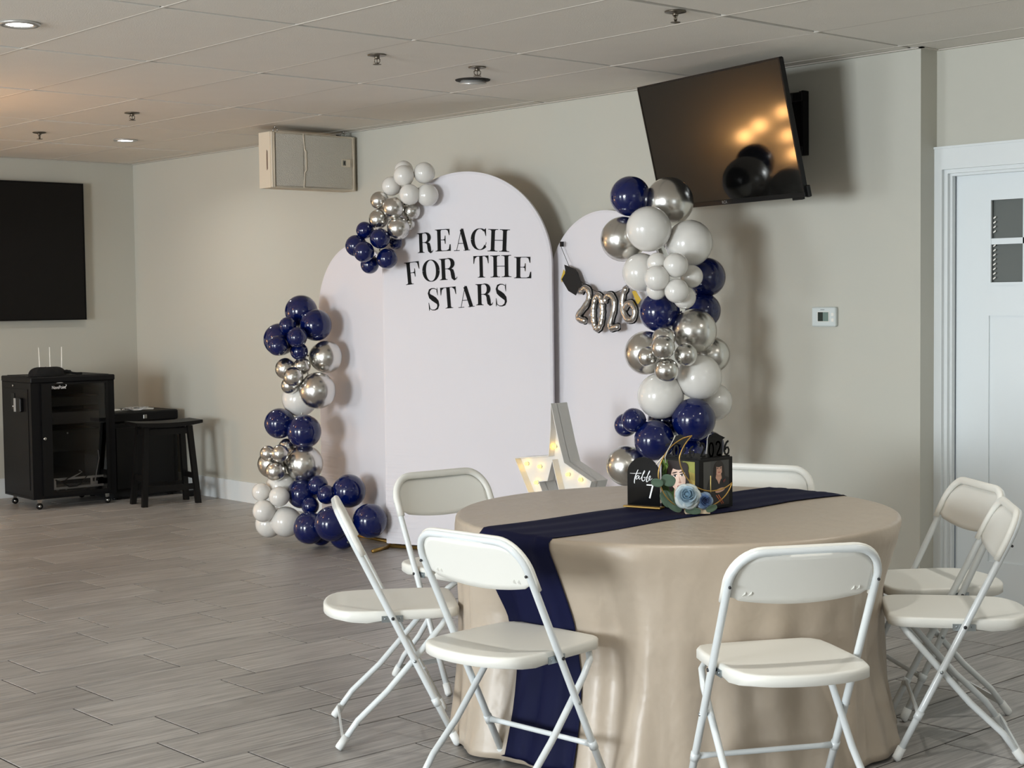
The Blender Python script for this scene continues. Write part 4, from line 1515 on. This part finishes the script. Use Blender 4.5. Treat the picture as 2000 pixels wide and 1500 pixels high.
mb = MB()
mb.grid(150, 40, runner_pt)
rn = mb.build('table_runner', run_m)
tag(rn, 'navy blue runner laid across the table and hanging down its left front', 'table runner')
m_ = rn.modifiers.new('solid', 'SOLIDIFY')
m_.thickness = .001
m_.offset = 1

# ================================================================ FOLDING CHAIRS
plast_m = mat('ivory_plastic', S(227, 226, 219), .42, bump=.12, bscale=700, spec=.4)
tube_m = mat('white_enamel_tube', S(214, 219, 220), .3, coat=.3)
cap_m = mat('white_rubber', S(222, 224, 222), .55)
zinc_m = mat('zinc_bracket', S(170, 178, 182), .3, .9)
bolt_m = mat('dark_rivet', S(60, 60, 62), .4, .6)
K, ZP, HW = .491, .431, .217
ty = lambda z: -(z-ZP)*K


def make_chair():
    c = thing('folding_chair', '', 'chair', (0, 0, 0), 0, 'folding chairs around the table')
    TRD = .0112
    # inverted U of tube: both front legs and the back posts
    pts = [(-HW, ty(.012), .012)]+[(-HW, ty(z), z) for z in (.2, .43, .60, .70)]
    r = .085
    zc = .779-r
    pts += [(-HW+r-r*math.cos(a), ty(zc+r*math.sin(a)), zc+r*math.sin(a)) for a in [PI/2*k/8 for k in range(1, 9)]]
    full = pts+[(-x, y, z) for x, y, z in pts[::-1]]
    MB().tube(full, TRD, seg=12, up=(0, 1, .3)).build('tube_frame', tube_m, c)
    # rear legs, kinked near the floor, curving together under the seat
    for s in (-1, 1):
        p = [(s*.203, -.179, .012), (s*.2, -.118, .095), (s*.196, -.02, .186), (s*.195, .070, .288), (s*.194, .125, .352), (s*.186, .163, .394), (s*.165, .182, .414), (s*.12, .187, .419), (s*.0, .187, .419)]
        MB().tube(p, .0105, seg=12).build('rear_leg', tube_m, c)
    # stretchers
    z = .149
    MB().tube([(-HW+.008, ty(z), z), (-HW+.05, ty(z), z), (HW-.05, ty(z), z), (HW-.008, ty(z), z)], [.011, .0085, .0085, .011], seg=10, flat=(1, .75)).build('front_stretcher', tube_m, c)
    for s in (-1, 1):
        MB().tube([(s*HW, ty(z-.012), z-.012), (s*HW, ty(z+.012), z+.012)], .0135, seg=12).build('stretcher_collar', tube_m, c)
    MB().box((-.203, -.171, .028), (.203, -.165, .048)).build('rear_stretcher', tube_m, c)
    # feet
    for s in (-1, 1):
        d = Vector((0, -K, 1)).normalized()
        MB().tube([(s*HW, ty(0)+.0, .0065), (s*HW, ty(.012), .012), (s*HW, ty(.045), .045)], [.0125, .0145, .0142], seg=12).build('foot_cap', cap_m, c)
        MB().tube([(s*.203, -.183, .0065), (s*.203, -.179, .012), (s*.2016, -.155, .045)], [.0125, .0142, .0138], seg=12).build('foot_cap', cap_m, c)
    # moulded seat
    ol = []
    for x, y in ((-.150, .226), (-.176, .214), (-.194, .185), (-.199, .13), (-.2005, .06), (-.2005, -.02), (-.2, -.085), (-.190, -.13)):
        ol.append((x, y))
    left = ol
    back = [(-.190*math.cos(a), -.13-.088*math.sin(a)) for a in [PI*k/14 for k in range(1, 14)]]
    outline = left+back+[(-x, y) for x, y in left[::-1]]+[(.075, .228), (0, .229), (-.075, .228)]
    n = len(outline)
    cy_ = 0.0
    def rg(f, z, g=None):
        return [(x*f, cy_+(y-cy_)*f, (z if g is None else z+g(x*f, y*f))) for x, y in outline]
    skirt = lambda x, y: -.008*max(0, 1-((y+.09)/.07)**2) if abs(x) > .12 else -.004*max(0, math.sin((y+.05)*40))*0
    rings = [rg(.985, .421, skirt), rg(1.0, .422, skirt), rg(1.0, .446), rg(.985, .4515), rg(.95, .4525), rg(.88, .4520), rg(.72, .4510), rg(.45, .4502), rg(.2, .4500)]
    vs = [q for r_ in rings for q in r_]+[(0, 0, .4499)]
    fs = []
    for k in range(len(rings)-1):
        for i in range(n):
            j = (i+1) % n
            fs.append((k*n+i, k*n+j, (k+1)*n+j, (k+1)*n+i))
    b = (len(rings)-1)*n
    for i in range(n):
        fs.append((b+i, b+(i+1) % n, len(vs)-1))
    fs.append(tuple(range(n-1, -1, -1)))
    MB().add(vs, fs, None, True).build('seat', plast_m, c)
    for s in (-1, 1):
        br = MB().box((min(s*.2005, s*.2035), -.035, .415), (max(s*.2005, s*.2035), .035, .436)).build('seat_bracket', zinc_m, c)
        MB().sphere((s*.204, -.024, .427), .0035, seg=8, rings=5).sphere((s*.204, .024, .427), .0035, seg=8, rings=5).build('screws', zinc_m, br)
    # backrest: bowed panel inside a sleeve that wraps the tube
    def half_top(x):
        ax = abs(x)
        rr_ = .082
        x1 = .205-rr_
        return .772 if ax <= x1 else .772-rr_+math.sqrt(max(0, rr_**2-(ax-x1)**2))
    def panel(u, v, dy):
        x = (u*2-1)*.205
        zb_ = .646-.021*(1-(x/.205)**2)
        if abs(x) > .185:
            zb_ += .006
        zt = half_top(x*.9995)
        z = zb_+(max(zt, zb_+.01)-zb_)*v
        bow = -.016*(1-(x/.205)**2)
        return (x, ty(z)+bow+dy+.004, z)
    mb = MB()
    nu, nv = 33, 9
    a = [panel(i/(nu-1), j/(nv-1), .0025) for j in range(nv) for i in range(nu)]
    b_ = [panel(i/(nu-1), j/(nv-1), -.0025) for j in range(nv) for i in range(nu)]
    fs = []
    N = nu*nv
    for j in range(nv-1):
        for i in range(nu-1):
            q = j*nu+i
            fs += [(q, q+1, q+nu+1, q+nu), (N+q, N+q+nu, N+q+nu+1, N+q+1)]
    for i in range(nu-1):
        fs += [(i, N+i, N+i+1, i+1), ((nv-1)*nu+i, (nv-1)*nu+i+1, N+(nv-1)*nu+i+1, N+(nv-1)*nu+i)]
    for j in range(nv-1):
        fs += [(j*nu, (j+1)*nu, N+(j+1)*nu, N+j*nu), (j*nu+nu-1, N+j*nu+nu-1, N+(j+1)*nu+nu-1, (j+1)*nu+nu-1)]
    mb.add(a+b_, fs, None, True)
    pn = mb.build('backrest', plast_m, c)
    sl_ = [(-HW-.001, ty(z), z) for z in (.640, .67, .70)]
    r = .087
    zc = .782-r
    sl_ += [(-HW-.001+r-r*math.cos(q), ty(zc+r*math.sin(q)), zc+r*math.sin(q)) for q in [PI/2*k/9 for k in range(1, 10)]]
    sl_ = [(x, y+.0085, z) for x, y, z in sl_]
    slv = sl_+[(-x, y, z) for x, y, z in sl_[::-1]]
    MB().tube(slv, .0142, seg=12, up=(0, 1, .3), flat=(.8, .96)).build('rim_sleeve', plast_m, pn)
    for s in (-1, 1):
        for k in (0, 1):
            mb = MB()
            x = s*(.150+.017*k)
            z = .662
            y = ty(z)-.016*(1-(x/.205)**2)+.004-.0025
            mb.add([(x-.006, y+.004, z-.008), (x+.006, y+.004, z-.008), (x+.006, y-.0005, z+.012), (x+.001, y-.006, z)], [(0, 1, 3), (1, 2, 3), (2, 0, 3), (0, 2, 1)])
            mb.build('arrow_ridge', plast_m, pn)
    # rivets
    for s in (-1, 1):
        MB().sphere((s*HW, ty(.691)-.0125, .685), .0045, seg=10, rings=6).build('bolt', bolt_m, c)
        MB().tube([(s*.2005, ty(.431), .431), (s*.2305, ty(.431), .431)], .0055, seg=10).build('pivot_bolt', bolt_m, c)
        MB().tube([(s*.186, ty(.288), .288), (s*.2295, ty(.288), .288)], .0055, seg=10).build('cross_bolt', zinc_m, c)
    return c


ch0 = make_chair()
for i, (x, y, th, lab) in enumerate(CHAIRS):
    c = ch0 if i == 0 else dup(ch0)
    c.location = (x, y, 0)
    c.rotation_euler = (0, 0, th)
    c['label'] = lab

# ================================================================ CENTREPIECE
ZT = CTOP+.006
gloss_m = mat('black_acrylic', S(6, 6, 7), .12, spec=.3)
ink_m = mat('white_ink', S(240, 240, 240), .5)
sg_ = thing('table_number_sign', 'black arched acrylic sign reading table 7 on a gold base', 'sign', (3.886, 3.655, ZT), math.atan2(-.96, .27))
# local x along the plate (to the picture's right), local -y faces the camera
pl = [(-.062, .004)]+[(-.062*math.cos(PI*k/30), .116+.058*math.sin(PI*k/30)) for k in range(31)]+[(.062, .004)]
plate = MB().prism(pl, -.0015, .0015, None, fn=lambda u, v, d: (u, d, v)).build('plate', gloss_m, sg_)
mb = MB()
mb.box((-.072, -.018, 0), (.072, .018, .007), bev=.002)
mb.build('base', gold_m, sg_)


def script(pts, ws, m, par, name='lettering'):
    fine, fw = [], []
    n = len(pts)
    for i in range(n-1):
        p0, p1, p2, p3 = pts[max(0, i-1)], pts[i], pts[i+1], pts[min(n-1, i+2)]
        for k in range(6):
            t = k/6
            q = tuple(.5*((2*p1[j])+(-p0[j]+p2[j])*t+(2*p0[j]-5*p1[j]+4*p2[j]-p3[j])*t*t+(-p0[j]+3*p1[j]-3*p2[j]+p3[j])*t**3) for j in (0, 1))
            fine.append(q)
            fw.append(ws[i]+(ws[i+1]-ws[i])*t)
    fine.append(pts[-1])
    fw.append(ws[-1])
    vs, fs = ribbon(fine, fw)
    return vs, fs


mb = MB()
SCR = [
    ([(-.020, .130), (-.026, .118), (-.033, .100), (-.035, .087), (-.034, .082)], [.002, .003, .0034, .003, .0015]),
    ([(-.052, .1165), (-.035, .1165), (-.008, .1185)], [.0008, .0016, .0022]),
    ([(-.016, .108), (-.022, .110), (-.028, .102), (-.027, .097), (-.022, .100), (-.016, .108), (-.017, .099), (-.012, .099), (-.004, .110), (.005, .124), (.004, .128), (-.001, .118), (-.006, .100), (-.002, .092), (.006, .097), (.005, .105), (.0, .104)], [.0016, .0022, .0026, .002, .0014, .0022, .0022, .0012, .0014, .0018, .0012, .0026, .003, .0024, .0018, .0018, .001]),
    ([(.006, .103), (.014, .108), (.024, .124), (.0235, .128), (.018, .116), (.012, .096), (.013, .090), (.019, .094), (.027, .106), (.0255, .111), (.021, .103), (.024, .096), (.034, .103)], [.001, .0014, .0018, .0012, .0026, .003, .0024, .0014, .0016, .0018, .0024, .0018, .0008]),
]
for pts, ws in SCR:
    vs, fs = script(pts, ws, ink_m, plate)
    mb.add([(x, -.0019, z) for x, z in vs], fs)
for pts, ws in (([(.012, .0795), (.038, .0795)], [.0042, .0042]), ([(.0365, .081), (.0235, .034)], [.0055, .0055])):
    vs, fs = ribbon(pts, ws)
    mb.add([(x, -.0019, z) for x, z in vs], fs)
mb.build('lettering', ink_m, plate)

# box with a portrait on each face
bx = thing('photo_box', 'black cube box with a portrait photo on each side and cut-out year toppers', 'photo box', (4.036, 3.546, ZT), 0)
B = .0865
boxblk_m = mat('black_board', S(15, 15, 16), .6, spec=.25)
MB().box((-B, -B, 0), (B, B, .172), bev=.0015).build('box', boxblk_m, bx)
C_ = {}


def cm(*rgb):
    if rgb not in C_:
        C_[rgb] = mat('print_%d_%d_%d' % rgb, S(*rgb), .35)
    return C_[rgb]


def ell(cx, cz, rx, rz, a0=0, a1=2*PI, n=20, rot=0):
    c, s = math.cos(rot), math.sin(rot)
    return [(cx+rx*math.cos(a)*c-rz*math.sin(a)*s, cz+rx*math.cos(a)*s+rz*math.sin(a)*c) for a in [a0+(a1-a0)*k/n for k in range(n)]]


def photo(face, items, label):
    """items: (polygon, colour) from back to front, in metres on the face, origin centre bottom"""
    mb = MB()
    for k, (p, col) in enumerate(items):
        d = .0006+.00012*k
        if face == 'x':
            mb.add([(-B-d, -u, v) for u, v in p], [tuple(range(len(p)))], cm(*col))
        else:
            mb.add([(u, -B-d, v) for u, v in p], [tuple(range(len(p)))], cm(*col))
    return mb.build('portrait_photo', None, bx, label=label)


def clip(p, x0, x1, z0, z1):
    for ax, lim, sgn in ((0, x0, 1), (0, x1, -1), (1, z0, 1), (1, z1, -1)):
        out = []
        for i in range(len(p)):
            a, b = p[i-1], p[i]
            ia, ib = (a[ax]-lim)*sgn >= 0, (b[ax]-lim)*sgn >= 0
            if ia != ib:
                t = (lim-a[ax])/(b[ax]-a[ax])
                out.append((a[0]+(b[0]-a[0])*t, a[1]+(b[1]-a[1])*t))
            if ib:
                out.append(b)
        p = out
        if not p:
            break
    return p


# left face: close portrait with leaves (u to the right as seen)
fx0, fx1, fz0, fz1 = -.079, .068, .012, .164
it = [([(fx0, fz0), (fx1, fz0), (fx1, fz1), (fx0, fz1)], (96, 100, 52))]
it += [([(.02, fz0), (fx1, fz0), (fx1, .14), (.03, .13)], (168, 150, 70)), ([(.03, .05), (fx1, .03), (fx1, .10), (.04, .105)], (196, 172, 84)), ([(.02, .135), (fx1, .125), (fx1, fz1), (.015, fz1)], (140, 142, 68))]
it += [([(fx0, fz0), (-.03, fz0), (-.02, fz1), (fx0, fz1)], (52, 74, 34))]
rg = random.Random(2)
for k in range(16):
    a = rg.uniform(-.6, 2.6)
    L_ = rg.uniform(.022, .042)
    ox, oz = -.062+rg.uniform(-.012, .02), .125+rg.uniform(-.015, .02)
    dx, dz = math.cos(a), math.sin(a)
    it.append(([(ox-dz*.003, oz+dx*.003), (ox+dx*L_*.5-dz*.005, oz+dz*L_*.5+dx*.005), (ox+dx*L_, oz+dz*L_), (ox+dx*L_*.5+dz*.004, oz+dz*L_*.5-dx*.004)], rg.choice([(74, 110, 40), (110, 146, 62), (60, 92, 36), (134, 164, 86)])))
tl = -.22
it += [(ell(-.012, .118, .046, .050, rot=tl), (38, 28, 26)), (ell(.026, .085, .018, .055, rot=-.1), (38, 28, 26)), (ell(-.040, .095, .014, .04, rot=.1), (38, 28, 26)),
       (ell(.0, .048, .024, .04), (196, 160, 142)), (ell(-.005, .106, .0335, .044, rot=tl*.5), (222, 190, 172)), (ell(.004, .098, .025, .038, rot=tl*.5), (230, 200, 182)),
       (ell(-.020, .150, .036, .0155, rot=-.25), (38, 28, 26)), (ell(.024, .143, .018, .017, rot=-.9), (38, 28, 26))]
for ex, ez, r_ in ((-.019, .112, -.1), (.013, .117, -.15)):
    it += [(ell(ex, ez, .0085, .0040, rot=.22), (244, 236, 230)), (ell(ex+.0005, ez, .004, .0042), (48, 34, 30)), (ell(ex, ez+.003, .0095, .0018, rot=.22), (40, 28, 26)), (ell(ex-.001, ez+.0105, .012, .0021, rot=.26), (52, 36, 32))]
it += [([(.0, .112), (.0048, .096), (.0075, .091), (.0, .089)], (206, 168, 150)), (ell(.0035, .091, .006, .0026), (190, 146, 130)),
       (ell(.003, .078, .0115, .0034, rot=.16), (176, 84, 84)), (ell(.0035, .0755, .009, .0026, rot=.16), (198, 104, 102)), (ell(.003, .0775, .010, .0008, rot=.16), (120, 50, 54))]
it = [(clip(p, fx0, fx1, fz0, fz1), c) for p, c in it]
photo('x', [q for q in it if len(q[0]) > 2], 'printed close portrait of a dark-haired person in front of green leaves')
# right face: half figure on a dark ground
gx0, gx1 = -.066, .066
it = [([(gx0, .010), (gx1, .010), (gx1, .163), (gx0, .163)], (58, 58, 58)), ([(gx0, .010), (-.02, .010), (-.03, .163), (gx0, .163)], (68, 68, 67)),
      (ell(.003, .118, .020, .034), (30, 22, 20)), ([(-.017, .12), (.023, .12), (.026, .075), (-.02, .075)], (30, 22, 20)),
      ([(-.004, .104), (.009, .104), (.014, .075), (-.010, .075)], (196, 152, 130)),
      ([(-.012, .088), (-.032, .078), (-.040, .05), (-.05, -.02), (.05, -.02), (.046, .05), (.038, .078), (.018, .088), (.003, .058)], (24, 24, 27)),
      ([(-.008, .084), (.013, .084), (.003, .058)], (206, 162, 140)),
      (ell(.003, .120, .0125, .018), (214, 170, 148)), (ell(.003, .137, .014, .008), (30, 22, 20)), (ell(-.009, .121, .003, .018), (30, 22, 20)), (ell(.016, .121, .003, .018), (30, 22, 20)),
      (ell(-.002, .124, .0028, .0013), (60, 40, 36)), (ell(.0085, .124, .0028, .0013), (60, 40, 36)), (ell(-.002, .128, .004, .0008), (50, 36, 32)), (ell(.0085, .128, .004, .0008), (50, 36, 32)),
      ([(.003, .123), (.0045, .117), (.0015, .117)], (196, 150, 130)), (ell(.003, .1115, .0048, .0016), (178, 86, 82)),
      (ell(.006, .038, .018, .007, rot=.25), (206, 164, 142)), ([(.016, .070), (.026, .076), (.024, .066), (.018, .062)], (96, 44, 44))]
DXY = (.010, .024)
it = [it[0], it[1]]+[([((a-.003)*1.45+.003+DXY[0], b+(.012 if sum(q[1] for q in p)/len(p) > .105 or c == (30, 22, 20) else DXY[1])) for a, b in p], c) for p, c in it[2:]]
it = [(clip(p, gx0, gx1, .010, .163), c) for p, c in it]
photo('y', [q for q in it if len(q[0]) > 2], 'printed portrait of a person in a black dress on a dark ground')

# toppers: caps over the year, cut from black card
card_m = mat('black_topper_card', S(10, 10, 11), .6, spec=.25)


def year_strokes(x0, z0, w, h, gap):
    out = []
    for k, pts in enumerate((D2, D0+[D0[0]], D2, D6)):
        out.append([(x0+k*(w+gap)+p[0]*w, z0+p[1]*h) for p in pts])
    return out


tp = thing('cap_topper', 'black cut-out topper with the year 2026 on the left edge of the photo box', 'topper', (4.036-B+.004, 3.546, ZT+.1722), R(-90), 'black year toppers on the photo box')
def topper(tp, cap, yrs, w):
    mb = MB()
    mb.box((-.075, -.001, 0), (.075, .001, .006))
    mb.build('strip', card_m, tp)
    for p in yrs:
        n = len(p)
        vs, fs = ribbon(p, [w]*n)
        m2 = MB()
        m2.add([(x, -.001, z) for x, z in vs]+[(x, .001, z) for x, z in vs], fs+[tuple(len(vs)+i for i in f[::-1]) for f in fs])
        m2.build('digit', card_m, tp)
    MB().prism(cap, -.001, .001, None, fn=lambda u, v, d: (u, d, v)).build('cap_shape', card_m, tp)
topper(tp, [(-.03, .050), (-.03, .060), (-.048, .066), (.0, .082), (.048, .066), (.03, .060), (.03, .050), (.0, .046)], year_strokes(-.068, .005, .030, .040, .004), .0065)
tp2 = thing('cap_topper', 'black cut-out graduation cap topper on the right edge of the photo box', 'topper', (4.036, 3.546-B+.004, ZT+.1722), 0, 'black year toppers on the photo box')
topper(tp2, [(-.038, .004), (-.038, .060), (-.052, .066), (.0, .086), (.052, .066), (.036, .060), (.036, .004)], year_strokes(-.078, .005, .034, .05, .006), .007)
MB().tube([(-.022, -.003, .084), (-.036, -.004, .082), (-.044, -.004, .07), (-.046, -.004, .045), (-.05, -.004, .018)], [.0012, .0015, .0015, .0018, .0035], seg=6).build('silver_tassel', mat('silver_cord', S(178, 178, 178), .4, .3), tp2)

# crescent hoop with roses
MO = Vector((3.906, 3.433, ZT))
mo = thing('floral_moon', 'gold crescent hoop with blue roses and green leaves in front of the photo box', 'floral decoration', MO, R(-42))
PXM = .001715
def mp(px, py, d=0):
    return ((px-1361)*PXM, d, (1003-py)*PXM)
outer = [(1353, 852), (1335, 857), (1315, 870), (1300, 888), (1290, 910), (1287, 930), (1292, 952), (1303, 972), (1320, 987), (1342, 996), (1367, 997), (1392, 988), (1410, 976), (1422, 962), (1430, 945)]
innr = [(1430, 944), (1421, 951), (1408, 957), (1385, 960), (1362, 953), (1345, 938), (1333, 918), (1328, 898), (1332, 882), (1340, 867), (1352, 852)]
def cat(pts, k=5):
    out = []
    n = len(pts)
    for i in range(n-1):
        p0, p1, p2, p3 = pts[max(0, i-1)], pts[i], pts[i+1], pts[min(n-1, i+2)]
        for q in range(k):
            t = q/k
            out.append(tuple(.5*((2*p1[j])+(-p0[j]+p2[j])*t+(2*p0[j]-5*p1[j]+4*p2[j]-p3[j])*t*t+(-p0[j]+3*p1[j]-3*p2[j]+p3[j])*t**3) for j in range(len(p1))))
    out.append(pts[-1])
    return out
MB().tube([mp(*q) for q in cat(outer)]+[mp(*q) for q in cat(innr)], .0022, seg=8).build('hoop', gold_m, mo)
MB().box((-.040, -.022, 0), (.042, .024, .014), bev=.001).build('wooden_base', mat('pale_wood', S(206, 188, 160), .6, var=.1, vscale=40), mo)


def rose(par, c, r, cols, name, seed, face=Vector((0, -1, .25))):
    rg = random.Random(seed)
    q = face.normalized().to_track_quat('Z', 'Y')
    root = bpy.data.objects.new(name, None)
    ms = [mat(name+'_%d' % i, S(*cc), .8, sss=.1, var=.12, vscale=60) for i, cc in enumerate(cols)]
    first = None
    lay = [(5, .98, .30, .05), (5, .84, .42, .1), (4, .64, .62, .12), (3, .44, .85, .12), (3, .27, .98, .12)]
    head = MB().sphere((0, 0, 0), .34*r, seg=14, rings=8).build(name, ms[-1], par)
    head.location = c
    head.rotation_mode = 'QUATERNION'
    head.rotation_quaternion = q
    k = 0
    for li, (n, rad, lift, tuck) in enumerate(lay):
        for i in range(n):
            a0 = 2*PI*i/n+li*.7+rg.uniform(-.15, .15)
            wd = 2*PI/n*.72
            ph = rg.uniform(0, 6)
            def pf(u, v):
                s = (u-.5)*2
                a = a0+s*wd*(.55+.45*math.sin(PI*min(1, v*.75+.1)))
                rr_ = r*(rad*(.25+.75*v**.8))*(1-.10*s*s*v)
                z = r*(-.28+lift*v**.9*.9+.10*math.sin(3*a+ph)*v-.30*(v**3)*(1 if li < 2 else .25))
                return (rr_*math.cos(a), rr_*math.sin(a), z)
            p = MB().grid(9, 6, pf).build('petal', ms[min(li if li < len(ms) else len(ms)-1, len(ms)-1)], head)
            m2 = p.modifiers.new('s', 'SOLIDIFY')
            m2.thickness = .0007
    return head


rose(mo, Vector(mp(1341, 966, -.030)), .047, [(196, 206, 206), (170, 188, 196), (150, 172, 186), (124, 152, 170), (110, 140, 160)], 'pale_blue_rose', 4, Vector((-.15, -1, .35)))
rose(mo, Vector(mp(1375, 977, -.026)), .031, [(122, 142, 166), (96, 120, 154), (72, 98, 140), (52, 74, 116), (36, 50, 88)], 'deep_blue_rose', 9, Vector((.1, -1, .15)))
leaf_m = mat('eucalyptus_leaf', S(72, 92, 74), .75, var=.2, vscale=30)


def leaf(px, py, w, h, rot, d):
    c, s = math.cos(rot), math.sin(rot)
    def f(u, v):
        t = v*PI
        x = (u-.5)*2*w*math.sin(t)**.75
        z = -h*math.cos(t)
        y = .0035*math.cos(x/w*1.6)+.004*math.sin(z/h*1.5)
        return (x*c-z*s, y, x*s+z*c)
    o = MB().grid(7, 12, f).build('leaf', leaf_m, mo)
    o.location = mp(px, py, d)
    o.modifiers.new('s', 'SOLIDIFY').thickness = .0006


leaf(1284, 942, .014, .020, R(80), -.012)
leaf(1306, 938, .020, .024, R(70), -.008)
leaf(1304, 975, .021, .030, R(28), .006)
leaf(1318, 990, .014, .026, R(60), -.004)
leaf(1352, 996, .012, .026, R(85), -.03)
leaf(1388, 992, .011, .02, R(-70), -.028)
sv_m = mat('pale_berry_stem', S(205, 200, 190), .5)
MB().tube([mp(1302, 905, .004), mp(1300, 893, .0), mp(1306, 878, -.004), mp(1315, 862, -.004), mp(1320, 851, -.003)], [.0012, .0016, .0012, .001, .0022], seg=6).tube([mp(1284, 908, .01), mp(1290, 900, .008), mp(1298, 890, .002)], [.003, .003, .0015], seg=6).build('white_sprig', sv_m, mo)
MB().tube([mp(1388, 930, -.004), mp(1388, 962, -.004)], .0018, seg=6).build('gold_stick', mat('pale_gold', S(200, 178, 110), .4, .4), mo)
cop = mat('copper_wire', S(176, 88, 46), .35, .7)
MB().tube([mp(1399, 968, -.002), mp(1410, 985, -.002)], .0011, seg=6).tube([mp(1403, 967, -.002), mp(1413, 984, -.002)], .0011, seg=6).build('copper_wire', cop, mo)

# ================================================================ WARM LAMPS LEFT OF THE PICTURE, WHICH TINT CEILING AND FLOOR
wb_m = mat('amber_lamp_glass', S(255, 190, 110), .3, emit=(1, .50, .16, 1), estr=60)
for i, (x, y, z) in enumerate(((3.15, 8.3, 1.95), (2.486, 11.150, 0.808), (2.665, 11.150, 0.785), (2.207, 11.150, 0.816), (2.246, 11.150, 0.595), (2.252, 11.150, 0.409))):
    t = thing('amber_floor_lamp', 'amber globe lamp on a thin pole outside the picture, ' + ('nearest the left edge', 'second from the screen', 'nearest the screen', 'tallest by the far wall', 'medium height by the far wall', 'lowest by the far wall')[i], 'lamp', (x, y, 0), 0, 'amber lamps out of view')
    MB().lathe([(0, 0), (.12, 0), (.12, .012), (.02, .025), (0, .025)], seg=24).build('base', blackmetal_m, t)
    MB().tube([(0, 0, .02), (0, 0, z-.05)], .009, seg=8).build('pole', blackmetal_m, t)
    MB().sphere((0, 0, z), .05, seg=16, rings=10).build('globe', wb_m, t)
    d = bpy.data.lights.new('amber_lamp', 'POINT')
    d.energy = 13 if i == 0 else 5
    d.color = (1, .52, .22)
    d.shadow_soft_size = .06
    o = bpy.data.objects.new('amber_lamp', d)
    COL.objects.link(o)
    o.location = (x, y, z+.0)
